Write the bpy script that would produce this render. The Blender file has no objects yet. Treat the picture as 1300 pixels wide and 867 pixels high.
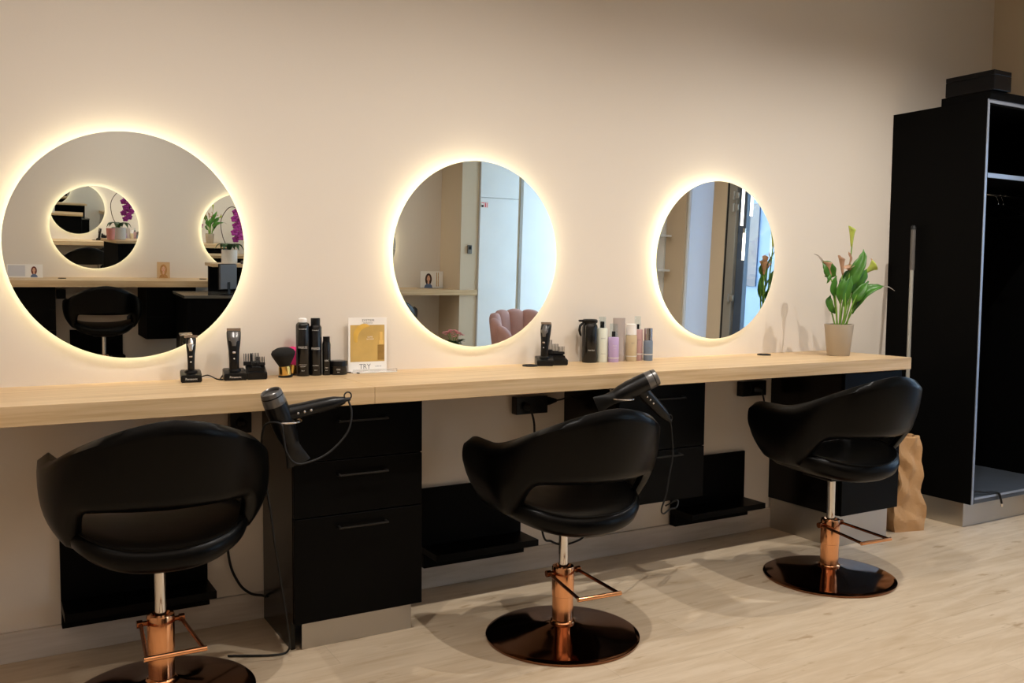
import bpy, bmesh, math, random
from mathutils import Vector, Matrix, Euler
R = math.radians
PI = math.pi
random.seed(7)
scene = bpy.context.scene
COL = scene.collection

# ------------------------------------------------------------------ materials
def lin(c):
    return tuple(((v / 255) / 12.92 if v / 255 <= .04045 else ((v / 255 + .055) / 1.055) ** 2.4) for v in c) + (1,)

def mat(name, rgb=(128, 128, 128), rough=.5, metal=0, spec=.5, bump=0, bscale=60, var=0, vscale=4, alpha=None,
        emit=None, estr=0, trans=0, ior=1.45, coat=0, sub=0):
    m = bpy.data.materials.new(name)
    m.use_nodes = True
    nt = m.node_tree
    b = nt.nodes['Principled BSDF']
    b.inputs['Base Color'].default_value = lin(rgb)
    b.inputs['Roughness'].default_value = rough
    b.inputs['Metallic'].default_value = metal
    b.inputs['Specular IOR Level'].default_value = spec
    b.inputs['Coat Weight'].default_value = coat
    b.inputs['Transmission Weight'].default_value = trans
    b.inputs['IOR'].default_value = ior
    if emit:
        b.inputs['Emission Color'].default_value = lin(emit)
        b.inputs['Emission Strength'].default_value = estr
    if bump or var:
        tc = nt.nodes.new('ShaderNodeTexCoord')
        nz = nt.nodes.new('ShaderNodeTexNoise')
        nt.links.new(tc.outputs['Object'], nz.inputs['Vector'])
        nz.inputs['Scale'].default_value = bscale if bump else vscale
        nz.inputs['Detail'].default_value = 4
        if bump:
            bp = nt.nodes.new('ShaderNodeBump')
            bp.inputs['Strength'].default_value = bump
            bp.inputs['Distance'].default_value = .01
            nt.links.new(nz.outputs['Fac'], bp.inputs['Height'])
            nt.links.new(bp.outputs['Normal'], b.inputs['Normal'])
        if var:
            n2 = nt.nodes.new('ShaderNodeTexNoise')
            nt.links.new(tc.outputs['Object'], n2.inputs['Vector'])
            n2.inputs['Scale'].default_value = vscale
            n2.inputs['Detail'].default_value = 5
            rp = nt.nodes.new('ShaderNodeValToRGB')
            c = lin(rgb)
            rp.color_ramp.elements[0].position = .3
            rp.color_ramp.elements[1].position = .7
            rp.color_ramp.elements[0].color = tuple(v * (1 - var) for v in c[:3]) + (1,)
            rp.color_ramp.elements[1].color = tuple(min(1, v * (1 + var)) for v in c[:3]) + (1,)
            nt.links.new(n2.outputs['Fac'], rp.inputs['Fac'])
            nt.links.new(rp.outputs['Color'], b.inputs['Base Color'])
    return m

def wood_mat(name, dark, light, rough=.45, stretch=(1.2, 30, 30), contrast=(.3, .7)):
    m = bpy.data.materials.new(name); m.use_nodes = True
    nt = m.node_tree; b = nt.nodes['Principled BSDF']
    tc = nt.nodes.new('ShaderNodeTexCoord'); mp = nt.nodes.new('ShaderNodeMapping')
    mp.inputs['Scale'].default_value = stretch
    nz = nt.nodes.new('ShaderNodeTexNoise'); nz.inputs['Scale'].default_value = 1.6
    nz.inputs['Detail'].default_value = 6; nz.inputs['Roughness'].default_value = .62; nz.inputs['Distortion'].default_value = .35
    rp = nt.nodes.new('ShaderNodeValToRGB')
    rp.color_ramp.elements[0].position = contrast[0]; rp.color_ramp.elements[1].position = contrast[1]
    rp.color_ramp.elements[0].color = lin(dark); rp.color_ramp.elements[1].color = lin(light)
    nt.links.new(tc.outputs['Object'], mp.inputs['Vector']); nt.links.new(mp.outputs['Vector'], nz.inputs['Vector'])
    nt.links.new(nz.outputs['Fac'], rp.inputs['Fac']); nt.links.new(rp.outputs['Color'], b.inputs['Base Color'])
    b.inputs['Roughness'].default_value = rough
    return m

def floor_mat():
    m = bpy.data.materials.new('floor_planks'); m.use_nodes = True
    nt = m.node_tree; b = nt.nodes['Principled BSDF']; L = nt.links.new
    tc = nt.nodes.new('ShaderNodeTexCoord')
    br = nt.nodes.new('ShaderNodeTexBrick')
    br.offset = .37; br.inputs['Scale'].default_value = 1
    br.inputs['Brick Width'].default_value = 1.25; br.inputs['Row Height'].default_value = .19
    br.inputs['Mortar Size'].default_value = .0012; br.inputs['Mortar Smooth'].default_value = .3
    br.inputs['Color1'].default_value = lin((207, 189, 164)); br.inputs['Color2'].default_value = lin((201, 182, 156))
    br.inputs['Mortar'].default_value = lin((184, 166, 142))
    L(tc.outputs['Object'], br.inputs['Vector'])
    mp = nt.nodes.new('ShaderNodeMapping'); mp.inputs['Scale'].default_value = (1.3, 9, 1)
    L(tc.outputs['Object'], mp.inputs['Vector'])
    nz = nt.nodes.new('ShaderNodeTexNoise'); nz.inputs['Scale'].default_value = 2.2; nz.inputs['Detail'].default_value = 7
    nz.inputs['Roughness'].default_value = .6; nz.inputs['Distortion'].default_value = .6
    L(mp.outputs['Vector'], nz.inputs['Vector'])
    rp = nt.nodes.new('ShaderNodeValToRGB')
    rp.color_ramp.elements[0].position = .30; rp.color_ramp.elements[1].position = .62
    rp.color_ramp.elements[0].color = (.80, .75, .68, 1); rp.color_ramp.elements[1].color = (1, 1, 1, 1)
    L(nz.outputs['Fac'], rp.inputs['Fac'])
    # knots
    mp2 = nt.nodes.new('ShaderNodeMapping'); mp2.inputs['Scale'].default_value = (2.2, 6, 1)
    L(tc.outputs['Object'], mp2.inputs['Vector'])
    n2 = nt.nodes.new('ShaderNodeTexNoise'); n2.inputs['Scale'].default_value = 2.7; n2.inputs['Detail'].default_value = 3
    L(mp2.outputs['Vector'], n2.inputs['Vector'])
    r2 = nt.nodes.new('ShaderNodeValToRGB')
    r2.color_ramp.elements[0].position = .29; r2.color_ramp.elements[1].position = .36
    r2.color_ramp.elements[0].color = (.72, .66, .58, 1); r2.color_ramp.elements[1].color = (1, 1, 1, 1)
    L(n2.outputs['Fac'], r2.inputs['Fac'])
    m1 = nt.nodes.new('ShaderNodeMix'); m1.data_type = 'RGBA'; m1.blend_type = 'MULTIPLY'; m1.inputs[0].default_value = 1
    L(br.outputs['Color'], m1.inputs[6]); L(rp.outputs['Color'], m1.inputs[7])
    m2 = nt.nodes.new('ShaderNodeMix'); m2.data_type = 'RGBA'; m2.blend_type = 'MULTIPLY'; m2.inputs[0].default_value = 1
    L(m1.outputs[2], m2.inputs[6]); L(r2.outputs['Color'], m2.inputs[7])
    L(m2.outputs[2], b.inputs['Base Color'])
    b.inputs['Roughness'].default_value = .42
    b.inputs['Specular IOR Level'].default_value = .35
    bp = nt.nodes.new('ShaderNodeBump'); bp.inputs['Strength'].default_value = .12; bp.inputs['Distance'].default_value = .002
    L(nz.outputs['Fac'], bp.inputs['Height']); L(bp.outputs['Normal'], b.inputs['Normal'])
    return m

def glass_mat(name='window_glass'):
    m = bpy.data.materials.new(name); m.use_nodes = True
    nt = m.node_tree; nt.nodes.remove(nt.nodes['Principled BSDF'])
    out = nt.nodes['Material Output']
    tr = nt.nodes.new('ShaderNodeBsdfTransparent'); tr.inputs['Color'].default_value = (.9, .95, .96, 1)
    gl = nt.nodes.new('ShaderNodeBsdfGlossy'); gl.inputs['Roughness'].default_value = .02
    fr = nt.nodes.new('ShaderNodeValue'); fr.outputs[0].default_value = .06
    mx = nt.nodes.new('ShaderNodeMixShader')
    nt.links.new(fr.outputs[0], mx.inputs[0]); nt.links.new(tr.outputs[0], mx.inputs[1]); nt.links.new(gl.outputs[0], mx.inputs[2])
    nt.links.new(mx.outputs[0], out.inputs['Surface'])
    return m

def mirror_mat():
    m = bpy.data.materials.new('mirror_silver'); m.use_nodes = True
    nt = m.node_tree; b = nt.nodes['Principled BSDF']
    b.inputs['Base Color'].default_value = (.90, .92, .90, 1); b.inputs['Metallic'].default_value = 1; b.inputs['Roughness'].default_value = 0
    return m

def emit_mat(name, rgb, s):
    m = bpy.data.materials.new(name); m.use_nodes = True
    nt = m.node_tree; nt.nodes.remove(nt.nodes['Principled BSDF'])
    e = nt.nodes.new('ShaderNodeEmission'); e.inputs['Color'].default_value = lin(rgb); e.inputs['Strength'].default_value = s
    nt.links.new(e.outputs[0], nt.nodes['Material Output'].inputs['Surface'])
    return m

WALL = mat('wall_paint', (221, 211, 198), .85, spec=.2, bump=.04, bscale=220)
WALL2 = mat('wall_paint_sand', (208, 192, 168), .85, spec=.2, bump=.04, bscale=220)
CEIL = mat('ceiling_paint', (196, 190, 180), .9, spec=.1, bump=.03, bscale=150)
FLOOR = floor_mat()
BASEB = wood_mat('whitewashed_board', (178, 166, 152), (205, 196, 186), .5, (1.5, 14, 14))
OAK = wood_mat('light_oak', (184, 152, 108), (216, 188, 148), .42, (1.0, 24, 40))
BLACK = mat('black_lacquer', (4, 4, 4), .38, spec=.10, bump=.02, bscale=300)
BLACKM = mat('black_melamine', (4, 4, 4), .6, spec=.08, bump=.03, bscale=300)
SIDEBLK = mat('black_brown_gloss', (12, 9, 7), .2, spec=.3, var=.2)
STEEL = mat('brushed_steel', (190, 186, 180), .34, metal=1, bump=.05, bscale=180)
ALU = mat('aluminium_edging', (165, 172, 185), .4, metal=.6, var=.05)
CHROME = mat('chrome', (225, 222, 218), .12, metal=1, var=.03)
COPPER = mat('copper', (236, 172, 124), .14, metal=1, var=.04)
COPPERD = mat('dark_copper_base', (134, 94, 70), .10, metal=1, var=.1, vscale=6)
LEATHER = mat('black_leatherette', (2, 2, 2), .30, spec=.16, bump=.06, bscale=350)
RUBBER = mat('black_rubber', (12, 12, 12), .6, var=.1)
PLASTIC = mat('black_plastic', (10, 10, 11), .3, spec=.36, var=.1)
PLASTICG = mat('grey_metallic_plastic', (106, 104, 102), .28, metal=.5, var=.1)
BLADE = mat('steel_blade', (190, 175, 160), .25, metal=1, var=.05)
CANBLK = mat('black_can', (12, 12, 13), .22, spec=.6, var=.05)
WHITE = mat('white_plastic', (235, 233, 230), .35, var=.03)
LETTER = mat('white_lettering', (215, 212, 205), .5, var=.02)
LETTERG = mat('grey_lettering', (120, 120, 122), .5, var=.02)
GOLD = mat('gold_metal', (230, 190, 110), .2, metal=1, var=.05)
BRISTLE = mat('black_bristles', (8, 8, 8), .8, bump=.5, bscale=400)
PINKBR = mat('pink_bristles', (255, 60, 150), .7, bump=.4, bscale=400)
CARD = mat('white_card', (240, 236, 230), .5, var=.02)
CARDGOLD = mat('gold_print', (200, 166, 96), .45, var=.16, vscale=9)
GEL = mat('amber_print', (218, 176, 84), .3, var=.12, vscale=20)
DKGOLD = mat('dark_gold_print', (150, 116, 58), .4, var=.15, vscale=40)
ACRYL = mat('clear_acrylic', (245, 245, 245), .05, trans=.9, ior=1.2)
KRAFT = mat('kraft_paper', (190, 148, 102), .8, bump=.5, bscale=17, var=.08, vscale=9)
TAUPE = mat('taupe_ceramic', (172, 158, 138), .55, bump=.05, bscale=90)
SOIL = mat('potting_soil', (44, 32, 24), .95, bump=.6, bscale=80)
LEAF = mat('leaf_green', (62, 112, 34), .38, var=.35, vscale=18, spec=.5)
STEM = mat('stem_green', (118, 160, 62), .45, var=.2, vscale=20)
SPATHE = mat('spathe_yellow_green', (176, 190, 84), .5, var=.25, vscale=20)
PINKFL = mat('faded_pink_petal', (178, 140, 112), .6, var=.3, vscale=25)
DRY = mat('dry_leaf_tip', (150, 140, 128), .7, var=.2)
MIRROR = mirror_mat()
GLASSEDGE = mat('mirror_glass_edge', (170, 190, 180), .15, var=.02)
LED = emit_mat('warm_led', (255, 235, 200), 19)
MBACK = mat('mirror_back', (225, 220, 210), .6, var=.02)
GLASS = glass_mat()
FRAMEG = mat('grey_door_frame', (150, 148, 142), .4, metal=.2, var=.04)
WHITEP = mat('white_lacquer_panel', (232, 236, 238), .45, var=.02)
PINKV = mat('dusty_pink_velvet', (198, 154, 146), .75, bump=.15, bscale=200, var=.1)
SKINP = mat('print_skin', (214, 168, 140), .6, var=.08)
HAIRRED = mat('print_auburn_hair', (110, 48, 34), .6, var=.25, vscale=60)
HAIRBL = mat('print_blonde_hair', (176, 128, 74), .6, var=.25, vscale=60)
HAIRBR = mat('print_brown_hair', (62, 36, 24), .6, var=.25, vscale=60)
SHIRT = mat('print_blue_shirt', (96, 116, 150), .6, var=.1)
PRINTBG = mat('print_grey_background', (205, 205, 210), .6, var=.05)
PRINTTAN = mat('print_tan_background', (204, 170, 126), .6, var=.05)
DARKGREEN = mat('dark_leaf_green', (40, 76, 34), .35, var=.3, vscale=14)
PURPLE = mat('orchid_purple', (166, 50, 150), .55, var=.3, vscale=30)
PINKSM = mat('kalanchoe_pink', (226, 150, 150), .6, var=.25, vscale=40)
PINKCUP = mat('pink_glass_cup', (226, 150, 140), .25, var=.1)
BROWNST = mat('brown_stem', (70, 48, 40), .6, var=.2)
TAGRED = mat('sign_red', (224, 60, 80), .5, var=.03)
SCREEN = mat('grey_screen_back', (88, 88, 92), .4, var=.05)
ASPH = mat('street_paving', (120, 122, 126), .9, bump=.2, bscale=40, var=.1)
FACADE = mat('facade_render', (158, 182, 210), .8, var=.12, vscale=1.2)
FACADEW = mat('facade_window', (84, 106, 134), .2, spec=.8, var=.1)
TUBELAMP = emit_mat('lamp_tube_white', (255, 246, 230), 6)
MINT = mat('mint_white_bottle', (218, 222, 208), .4, var=.05)
LILAC = mat('lilac_bottle', (186, 164, 206), .4, var=.05)
GREYTUBE = mat('silver_tube', (176, 164, 158), .35, metal=.2, var=.06)
CREAM = mat('cream_bottle', (196, 178, 144), .4, var=.06)
PINKB = mat('dusty_pink_bottle', (182, 146, 144), .4, var=.05)
BLUEB = mat('blue_grey_bottle', (116, 130, 148), .4, var=.05)
CLEARC = None
SILVERCAP = mat('silver_cap', (190, 188, 192), .2, metal=1, var=.05)

CLEARC = glass_mat('clear_cap')

# ------------------------------------------------------------------ mesh helper
class MB:
    def __init__(s):
        s.bm = bmesh.new()
    def box(s, x0, x1, y0, y1, z0, z1, bev=0, rot=None, seg=2):
        M = Matrix.Translation(((x0 + x1) / 2, (y0 + y1) / 2, (z0 + z1) / 2))
        if rot: M = M @ rot
        M = M @ Matrix.Diagonal((abs(x1 - x0), abs(y1 - y0), abs(z1 - z0), 1))
        r = bmesh.ops.create_cube(s.bm, size=1, matrix=M)
        if bev:
            es = list({e for v in r['verts'] for e in v.link_edges})
            bmesh.ops.bevel(s.bm, geom=es, offset=bev, segments=seg, profile=.5, affect='EDGES')
        return s
    def cyl(s, p, q, r0, r1=None, n=24, cap=True):
        return s.tube([p, q], [r0, r0 if r1 is None else r1], n, cap)
    def tube(s, pts, rad, n=10, cap=True, flat=1.0):
        pts = [Vector(p) for p in pts]
        if not isinstance(rad, (list, tuple)): rad = [rad] * len(pts)
        rings = []; up = None
        for i, p in enumerate(pts):
            d = (pts[min(i + 1, len(pts) - 1)] - pts[max(i - 1, 0)]).normalized()
            if up is None:
                up = Vector((0, 0, 1)) if abs(d.z) < .9 else Vector((0, 1, 0))
            a = d.cross(up)
            if a.length < 1e-4: a = d.cross(Vector((1, 0, 0)))
            a.normalize(); b = a.cross(d).normalized(); up = b
            rings.append([s.bm.verts.new(p + (a * math.cos(t) + b * math.sin(t) * flat) * rad[i]) for t in [2 * PI * k / n for k in range(n)]])
        for i in range(len(rings) - 1):
            for k in range(n):
                s.bm.faces.new((rings[i][k], rings[i][(k + 1) % n], rings[i + 1][(k + 1) % n], rings[i + 1][k]))
        if cap:
            s.bm.faces.new(rings[0][::-1]); s.bm.faces.new(rings[-1])
        return s
    def lathe(s, prof, c=(0, 0, 0), n=32, sx=1, sy=1, M=None):
        """prof: list of (r, z); first/last r may be 0"""
        rings = []
        for r, z in prof:
            if r < 1e-6:
                rings.append([s._v((0, 0, z), c, M)])
            else:
                rings.append([s._v((r * sx * math.cos(2 * PI * k / n), r * sy * math.sin(2 * PI * k / n), z), c, M) for k in range(n)])
        for a, b in zip(rings, rings[1:]):
            if len(a) == 1 and len(b) == 1: continue
            for k in range(n):
                k2 = (k + 1) % n
                if len(a) == 1: s.bm.faces.new((a[0], b[k2], b[k]))
                elif len(b) == 1: s.bm.faces.new((a[k], a[k2], b[0]))
                else: s.bm.faces.new((a[k], a[k2], b[k2], b[k]))
        return s
    def _v(s, p, c, M):
        p = Vector(p)
        if M is not None: p = M @ p
        return s.bm.verts.new(p + Vector(c))
    def grid(s, rows, closed_u=False, closed_v=False):
        vs = [[s.bm.verts.new(p) for p in row] for row in rows]
        nr, nc = len(vs), len(vs[0])
        for i in range(nr if closed_v else nr - 1):
            for j in range(nc if closed_u else nc - 1):
                try: s.bm.faces.new((vs[i][j], vs[i][(j + 1) % nc], vs[(i + 1) % nr][(j + 1) % nc], vs[(i + 1) % nr][j]))
                except ValueError: pass
        return vs
    def poly(s, pts, depth=None):
        vs = [s.bm.verts.new(p) for p in pts]
        f = s.bm.faces.new(vs)
        if depth is not None:
            r = bmesh.ops.extrude_face_region(s.bm, geom=[f])
            bmesh.ops.translate(s.bm, vec=depth, verts=[v for v in r['geom'] if isinstance(v, bmesh.types.BMVert)])
        return s
    def sphere(s, c, r, sc=(1, 1, 1), seg=16):
        M = Matrix.Translation(c) @ Matrix.Diagonal((sc[0], sc[1], sc[2], 1))
        bmesh.ops.create_uvsphere(s.bm, u_segments=seg, v_segments=max(6, seg // 2), radius=r, matrix=M); return s
    def torus(s, c, R_, r, n=40, m=10, M=None, a0=0, a1=2 * PI):
        pts = []
        full = abs(a1 - a0 - 2 * PI) < 1e-6
        rows = []
        cnt = n if full else n + 1
        for i in range(cnt):
            t = a0 + (a1 - a0) * i / n
            row = []
            for k in range(m):
                f = 2 * PI * k / m
                p = Vector(((R_ + r * math.cos(f)) * math.cos(t), (R_ + r * math.cos(f)) * math.sin(t), r * math.sin(f)))
                if M is not None: p = M @ p
                row.append(p + Vector(c))
            rows.append(row)
        s.grid(rows, closed_u=True, closed_v=full); return s
    def build(s, name, material, parent=None, smooth=None, tag_=None, solid=0):
        bmesh.ops.recalc_face_normals(s.bm, faces=s.bm.faces)
        me = bpy.data.meshes.new(name)
        s.bm.to_mesh(me); s.bm.free()
        me.materials.append(material)
        o = bpy.data.objects.new(name, me); COL.objects.link(o)
        if parent: o.parent = parent
        if smooth is not None:
            for p in me.polygons: p.use_smooth = True
            me.set_sharp_from_angle(angle=R(smooth))
        if solid:
            md = o.modifiers.new('thickness', 'SOLIDIFY'); md.thickness = solid; md.offset = 0
        return o

def tag(o, label=None, cat=None, group=None, kind=None):
    if label: o['label'] = label
    if cat: o['category'] = cat
    if group: o['group'] = group
    if kind: o['kind'] = kind
    return o

def thing(name, label, cat, loc=(0, 0, 0), rz=0, group=None, rot=None):
    o = bpy.data.objects.new(name, None); COL.objects.link(o)
    o.empty_display_size = .05
    o.location = loc; o.rotation_euler = rot if rot else (0, 0, rz)
    return tag(o, label, cat, group)

def dup(root, loc, rz, label, group=None, parent=None):
    def cp(o, par):
        c = o.copy(); COL.objects.link(c); c.parent = par
        for ch in [k for k in bpy.data.objects if k.parent == o]: cp(ch, c)
        return c
    kids = None
    c = cp(root, parent)
    c.location = loc; c.rotation_euler = (0, 0, rz); c['label'] = label
    if group: c['group'] = group
    return c

def struct(o):
    o['kind'] = 'structure'; return o

def smooth01(t):
    t = max(0, min(1, t)); return t * t * (3 - 2 * t)

def bez(pts, n=16):
    """Catmull-Rom through points"""
    P = [Vector(p) for p in pts]
    P = [P[0] * 2 - P[1]] + P + [P[-1] * 2 - P[-2]]
    out = []
    seg = len(P) - 3
    for i in range(seg):
        a, b, c, d = P[i:i + 4]
        for k in range(n):
            t = k / n
            out.append(.5 * ((2 * b) + (c - a) * t + (2 * a - 5 * b + 4 * c - d) * t * t + (3 * b - a - 3 * c + d) * t ** 3))
    out.append(P[-2]); return out

def text_part(txt, size, parent, material, loc=(0, 0, 0), wrap=None, rot=None, name='lettering', extr=.0003, sx=1, align='CENTER'):
    """flat lettering in the local x-z plane facing -y; wrap=(radius) bends it round a cylinder about the z axis"""
    cu = bpy.data.curves.new('t', 'FONT'); cu.body = txt; cu.size = size; cu.align_x = align; cu.align_y = 'CENTER'
    cu.resolution_u = 2
    if not wrap: cu.extrude = extr
    to = bpy.data.objects.new('t', cu); COL.objects.link(to)
    dg = bpy.context.evaluated_depsgraph_get(); dg.update()
    me = bpy.data.meshes.new_from_object(to.evaluated_get(dg))
    bpy.data.objects.remove(to); bpy.data.curves.remove(cu)
    me.materials.clear(); me.materials.append(material)
    for v in me.vertices:
        x, y, z = v.co; x *= sx
        if wrap:
            a = x / wrap
            v.co = (wrap * math.sin(a), -wrap * math.cos(a), y + loc[2])
        else:
            v.co = (x, -z, y)
    o = bpy.data.objects.new(name, me); COL.objects.link(o); o.parent = parent
    if wrap:
        o.rotation_euler = (0, 0, rot or 0); o.location = (loc[0], loc[1], 0)
    else:
        o.location = loc
        if rot: o.rotation_euler = rot
    return o

# ------------------------------------------------------------------ layout constants
ZT = .9576          # worktop height
WY = -6.36          # opposite wall, at its turning point
WO = Vector((-.07, WY, 0)); WA = -.04
EX = Vector((math.cos(WA), math.sin(WA), 0)); EY = Vector((-math.sin(WA), math.cos(WA), 0))
def WB(x, y, z):    # a point measured along / out from the opposite wall
    return tuple(WO + EX * x + EY * y + Vector((0, 0, z)))
RWB = PI + WA       # rotation for things mounted on the opposite wall
CH = 3.15

# ------------------------------------------------------------------ room shell
struct(MB().box(-4.2, 4.66, -7.6, .2, -.08, 0).box(4.66, 5.87, -7.6, -4.2, -.08, 0).build('floor', FLOOR))
struct(MB().box(-4.3, 4.66, -7.9, .2, CH, CH + .1).box(4.66, 5.87, -7.9, -4.2, CH, CH + .1).build('ceiling', CEIL))
struct(MB().box(-4.2, 4.7, 0, .15, 0, CH).build('wall_back', WALL))
struct(MB().box(-4.3, -4.15, -7.6, .15, 0, CH).build('wall_left', WALL))
# right wall: solid pier by the wardrobe, shopfront, then the room widens
struct(MB().box(4.514, 4.66, -.78, 0, 0, CH).box(4.514, 4.66, -2.45, -.78, 2.45, CH).box(4.514, 4.66, -2.62, -2.45, 0, CH)
       .box(4.514, 4.66, -3.0, -2.62, 2.7, CH).box(4.514, 4.66, -4.35, -2.97, 0, CH).build('wall_right', WALL2))
struct(MB().box(4.66, 5.87, -4.35, -4.2, 0, CH).build('wall_recess', WALL2))
# far right bay with wide window
struct(MB().box(5.72, 5.87, -7.6, -4.35, 2.75, CH).box(5.72, 5.87, -7.6, -4.35, 0, .12).box(5.72, 5.87, -7.6, -6.5, .12, 2.75)
       .box(5.72, 5.87, -4.5, -4.35, .12, 2.75).build('wall_bay', WALL2))
o = MB().box(-4.3, 5.9, -.15, 0, 0, CH).build('wall_front', WALL); o.location = WO; o.rotation_euler = (0, 0, WA); struct(o)
for nm, x0, x1 in (('baseboard_back', -4.15, 4.51),):
    struct(MB().box(x0, x1, -.016, 0, 0, .106, bev=.002).build(nm, BASEB))
o = MB().box(-4, 3.8, 0, .016, 0, .106, bev=.002).build('baseboard_front', BASEB); o.location = WO; o.rotation_euler = (0, 0, WA); struct(o)

# shopfront door (structure)
def window_door():
    d = bpy.data.objects.new('door_1', None); COL.objects.link(d); d.location = (4.56, -2.45, 0); struct(d)
    f = MB()
    f.box(-.05, .05, .0, .12, 0, 2.45, bev=.004).box(-.05, .05, 1.55, 1.67, 0, 2.45, bev=.004).box(-.05, .05, .12, 1.55, 2.35, 2.45, bev=.004)
    f.build('door_frame', FRAMEG, d)
    l = MB()
    l.box(-.025, .025, .13, .22, .02, 2.34, bev=.004).box(-.025, .025, 1.45, 1.54, .02, 2.34, bev=.004)
    l.box(-.025, .025, .22, 1.45, .02, .14, bev=.004).box(-.025, .025, .22, 1.45, 2.24, 2.34, bev=.004)
    l.build('door_leaf', mat('dark_blue_door_leaf', (70, 84, 104), .35, var=.05), d)
    MB().box(-.004, .004, .22, 1.45, .14, 2.24).build('glass_pane', GLASS, d)
    for z in (1.09, 1.86, 1.96, 2.2):
        h = MB(); h.cyl((-.065, .10, z - .035), (-.065, .10, z + .035), .013, n=14)
        h.box(-.06, -.045, .085, .15, z - .025, z + .025, bev=.003)
        h.build('hinge', FRAMEG, d, smooth=40)
    MB().tube([(-.03, 1.4, 1.0), (-.08, 1.4, 1.0), (-.08, 1.4, 1.25), (-.03, 1.4, 1.25)], .01, 10).build('door_handle', STEEL, d, smooth=40)
    b = MB().box(-.055, -.05, .015, .03, .1, 2.4).build('door_seal', RUBBER, d)
    return d
window_door()
# frosted side light (white film on glass) next to the door: daylight comes through it
m = bpy.data.materials.new('white_window_film'); m.use_nodes = True
nt = m.node_tree; nt.nodes.remove(nt.nodes['Principled BSDF'])
a = nt.nodes.new('ShaderNodeBsdfTranslucent'); a.inputs['Color'].default_value = (.9, .94, .98, 1)
b_ = nt.nodes.new('ShaderNodeBsdfDiffuse'); b_.inputs['Color'].default_value = (.85, .88, .9, 1)
mx = nt.nodes.new('ShaderNodeMixShader'); mx.inputs[0].default_value = .45
nt.links.new(a.outputs[0], mx.inputs[1]); nt.links.new(b_.outputs[0], mx.inputs[2]); nt.links.new(mx.outputs[0], nt.nodes['Material Output'].inputs['Surface'])
FILM = m
w = bpy.data.objects.new('window_1', None); COL.objects.link(w); w.location = (4.56, -2.97, 0); struct(w)
MB().box(-.006, .006, .0, .35, .02, 2.7).build('window_film', FILM, w)
MB().box(-.03, .03, -.0, .02, 0, 2.7, bev=.004).box(-.03, .03, .335, .355, 0, 2.7, bev=.004).build('window_frame', WHITEP, w)
# bay window
w = bpy.data.objects.new('window_2', None); COL.objects.link(w); w.location = (5.79, -6.5, .12); struct(w)
f = MB()
for y in (0, .97, 1.94): f.box(-.03, .03, y, y + .06, 0, 2.63, bev=.004)
f.box(-.03, .03, .06, 1.94, 0, .06, bev=.004).box(-.03, .03, .06, 1.94, 2.57, 2.63, bev=.004)
f.build('window_frame', FRAMEG, w)
for y in (.06, 1.03):
    MB().box(-.004, .004, y, y + .90, .06, 2.57).build('glass_pane', GLASS, w)

# ------------------------------------------------------------------ worktop
def worktop(name, label, x0, x1, depth, joints=(), loc=(0, 0, 0), rz=0):
    t = thing(name, label, 'worktop', loc, rz)
    xs = [x0] + list(joints) + [x1]
    for a, b in zip(xs, xs[1:]):
        MB().box(a + (.0006 if a != x0 else 0), b - (.0006 if b != x1 else 0), -depth, -.001, ZT - .061, ZT, bev=.0015).build('worktop_section', OAK, t)
    return t
worktop('worktop', 'long light oak worktop fixed along the wall under the three round mirrors', -2.6, 3.085, .537, (.142,))
# cable grommets in the worktop
def grommet(loc, label, rz=0):
    t = thing('cable_grommet', label, 'cable grommet', loc, rz, 'cable grommets in the worktops')
    MB().lathe([(.0, 0), (.034, 0), (.036, .003), (.034, .006), (.028, .006), (.026, .004), (0, .004)], n=28).build('rim', RUBBER, t, smooth=40)
    MB().box(-.02, .02, -.008, .008, .004, .0052, bev=.002).build('cap', PLASTIC, t)
    return t
grommet((2.483, -.10, ZT), 'flat dark cable grommet on the bare worktop under the smallest mirror')
grommet((1.047, -.105, ZT), 'flat dark cable grommet just left of the black clipper on the worktop')

# ------------------------------------------------------------------ round backlit mirrors
def round_mirror(x, z, tilt, label, loc=None, rz=0, group='round backlit mirrors'):
    t = thing('round_mirror', label, 'mirror', loc or (x, -.040, z), rz, group)
    t.rotation_euler = Euler((tilt, 0, rz), 'XYZ')
    T = Matrix.Rotation(PI / 2, 4, 'X')   # lathe axis z -> -y
    def disc(prof): return MB().lathe(prof, n=128, M=T)
    # after rotation local z -> -y (towards the room)
    disc([(0, 0), (.3995, 0)]).build('mirror_glass', MIRROR, t)
    disc([(.3996, .0002), (.4, -.0008), (.4, -.005), (.396, -.0055), (0, -.0055)]).build('glass_edge', GLASSEDGE, t)
    disc([(0, -.006), (.355, -.006), (.355, -.025), (0, -.025)]).build('back_box', MBACK, t)
    disc([(.3555, -.008), (.366, -.008), (.366, -.020), (.3555, -.020)]).build('light_strip', LED, t, smooth=40)
    return t
round_mirror(-.5846, 1.446, .030, 'largest round backlit mirror at the left end, showing another mirror and a chair')
round_mirror(.8203, 1.446, .0225, 'middle round backlit mirror, reflecting white cabinets and a pink scalloped armchair')
round_mirror(2.2042, 1.446, .025, 'round backlit mirror nearest the calla plant, reflecting a glass door')

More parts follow.
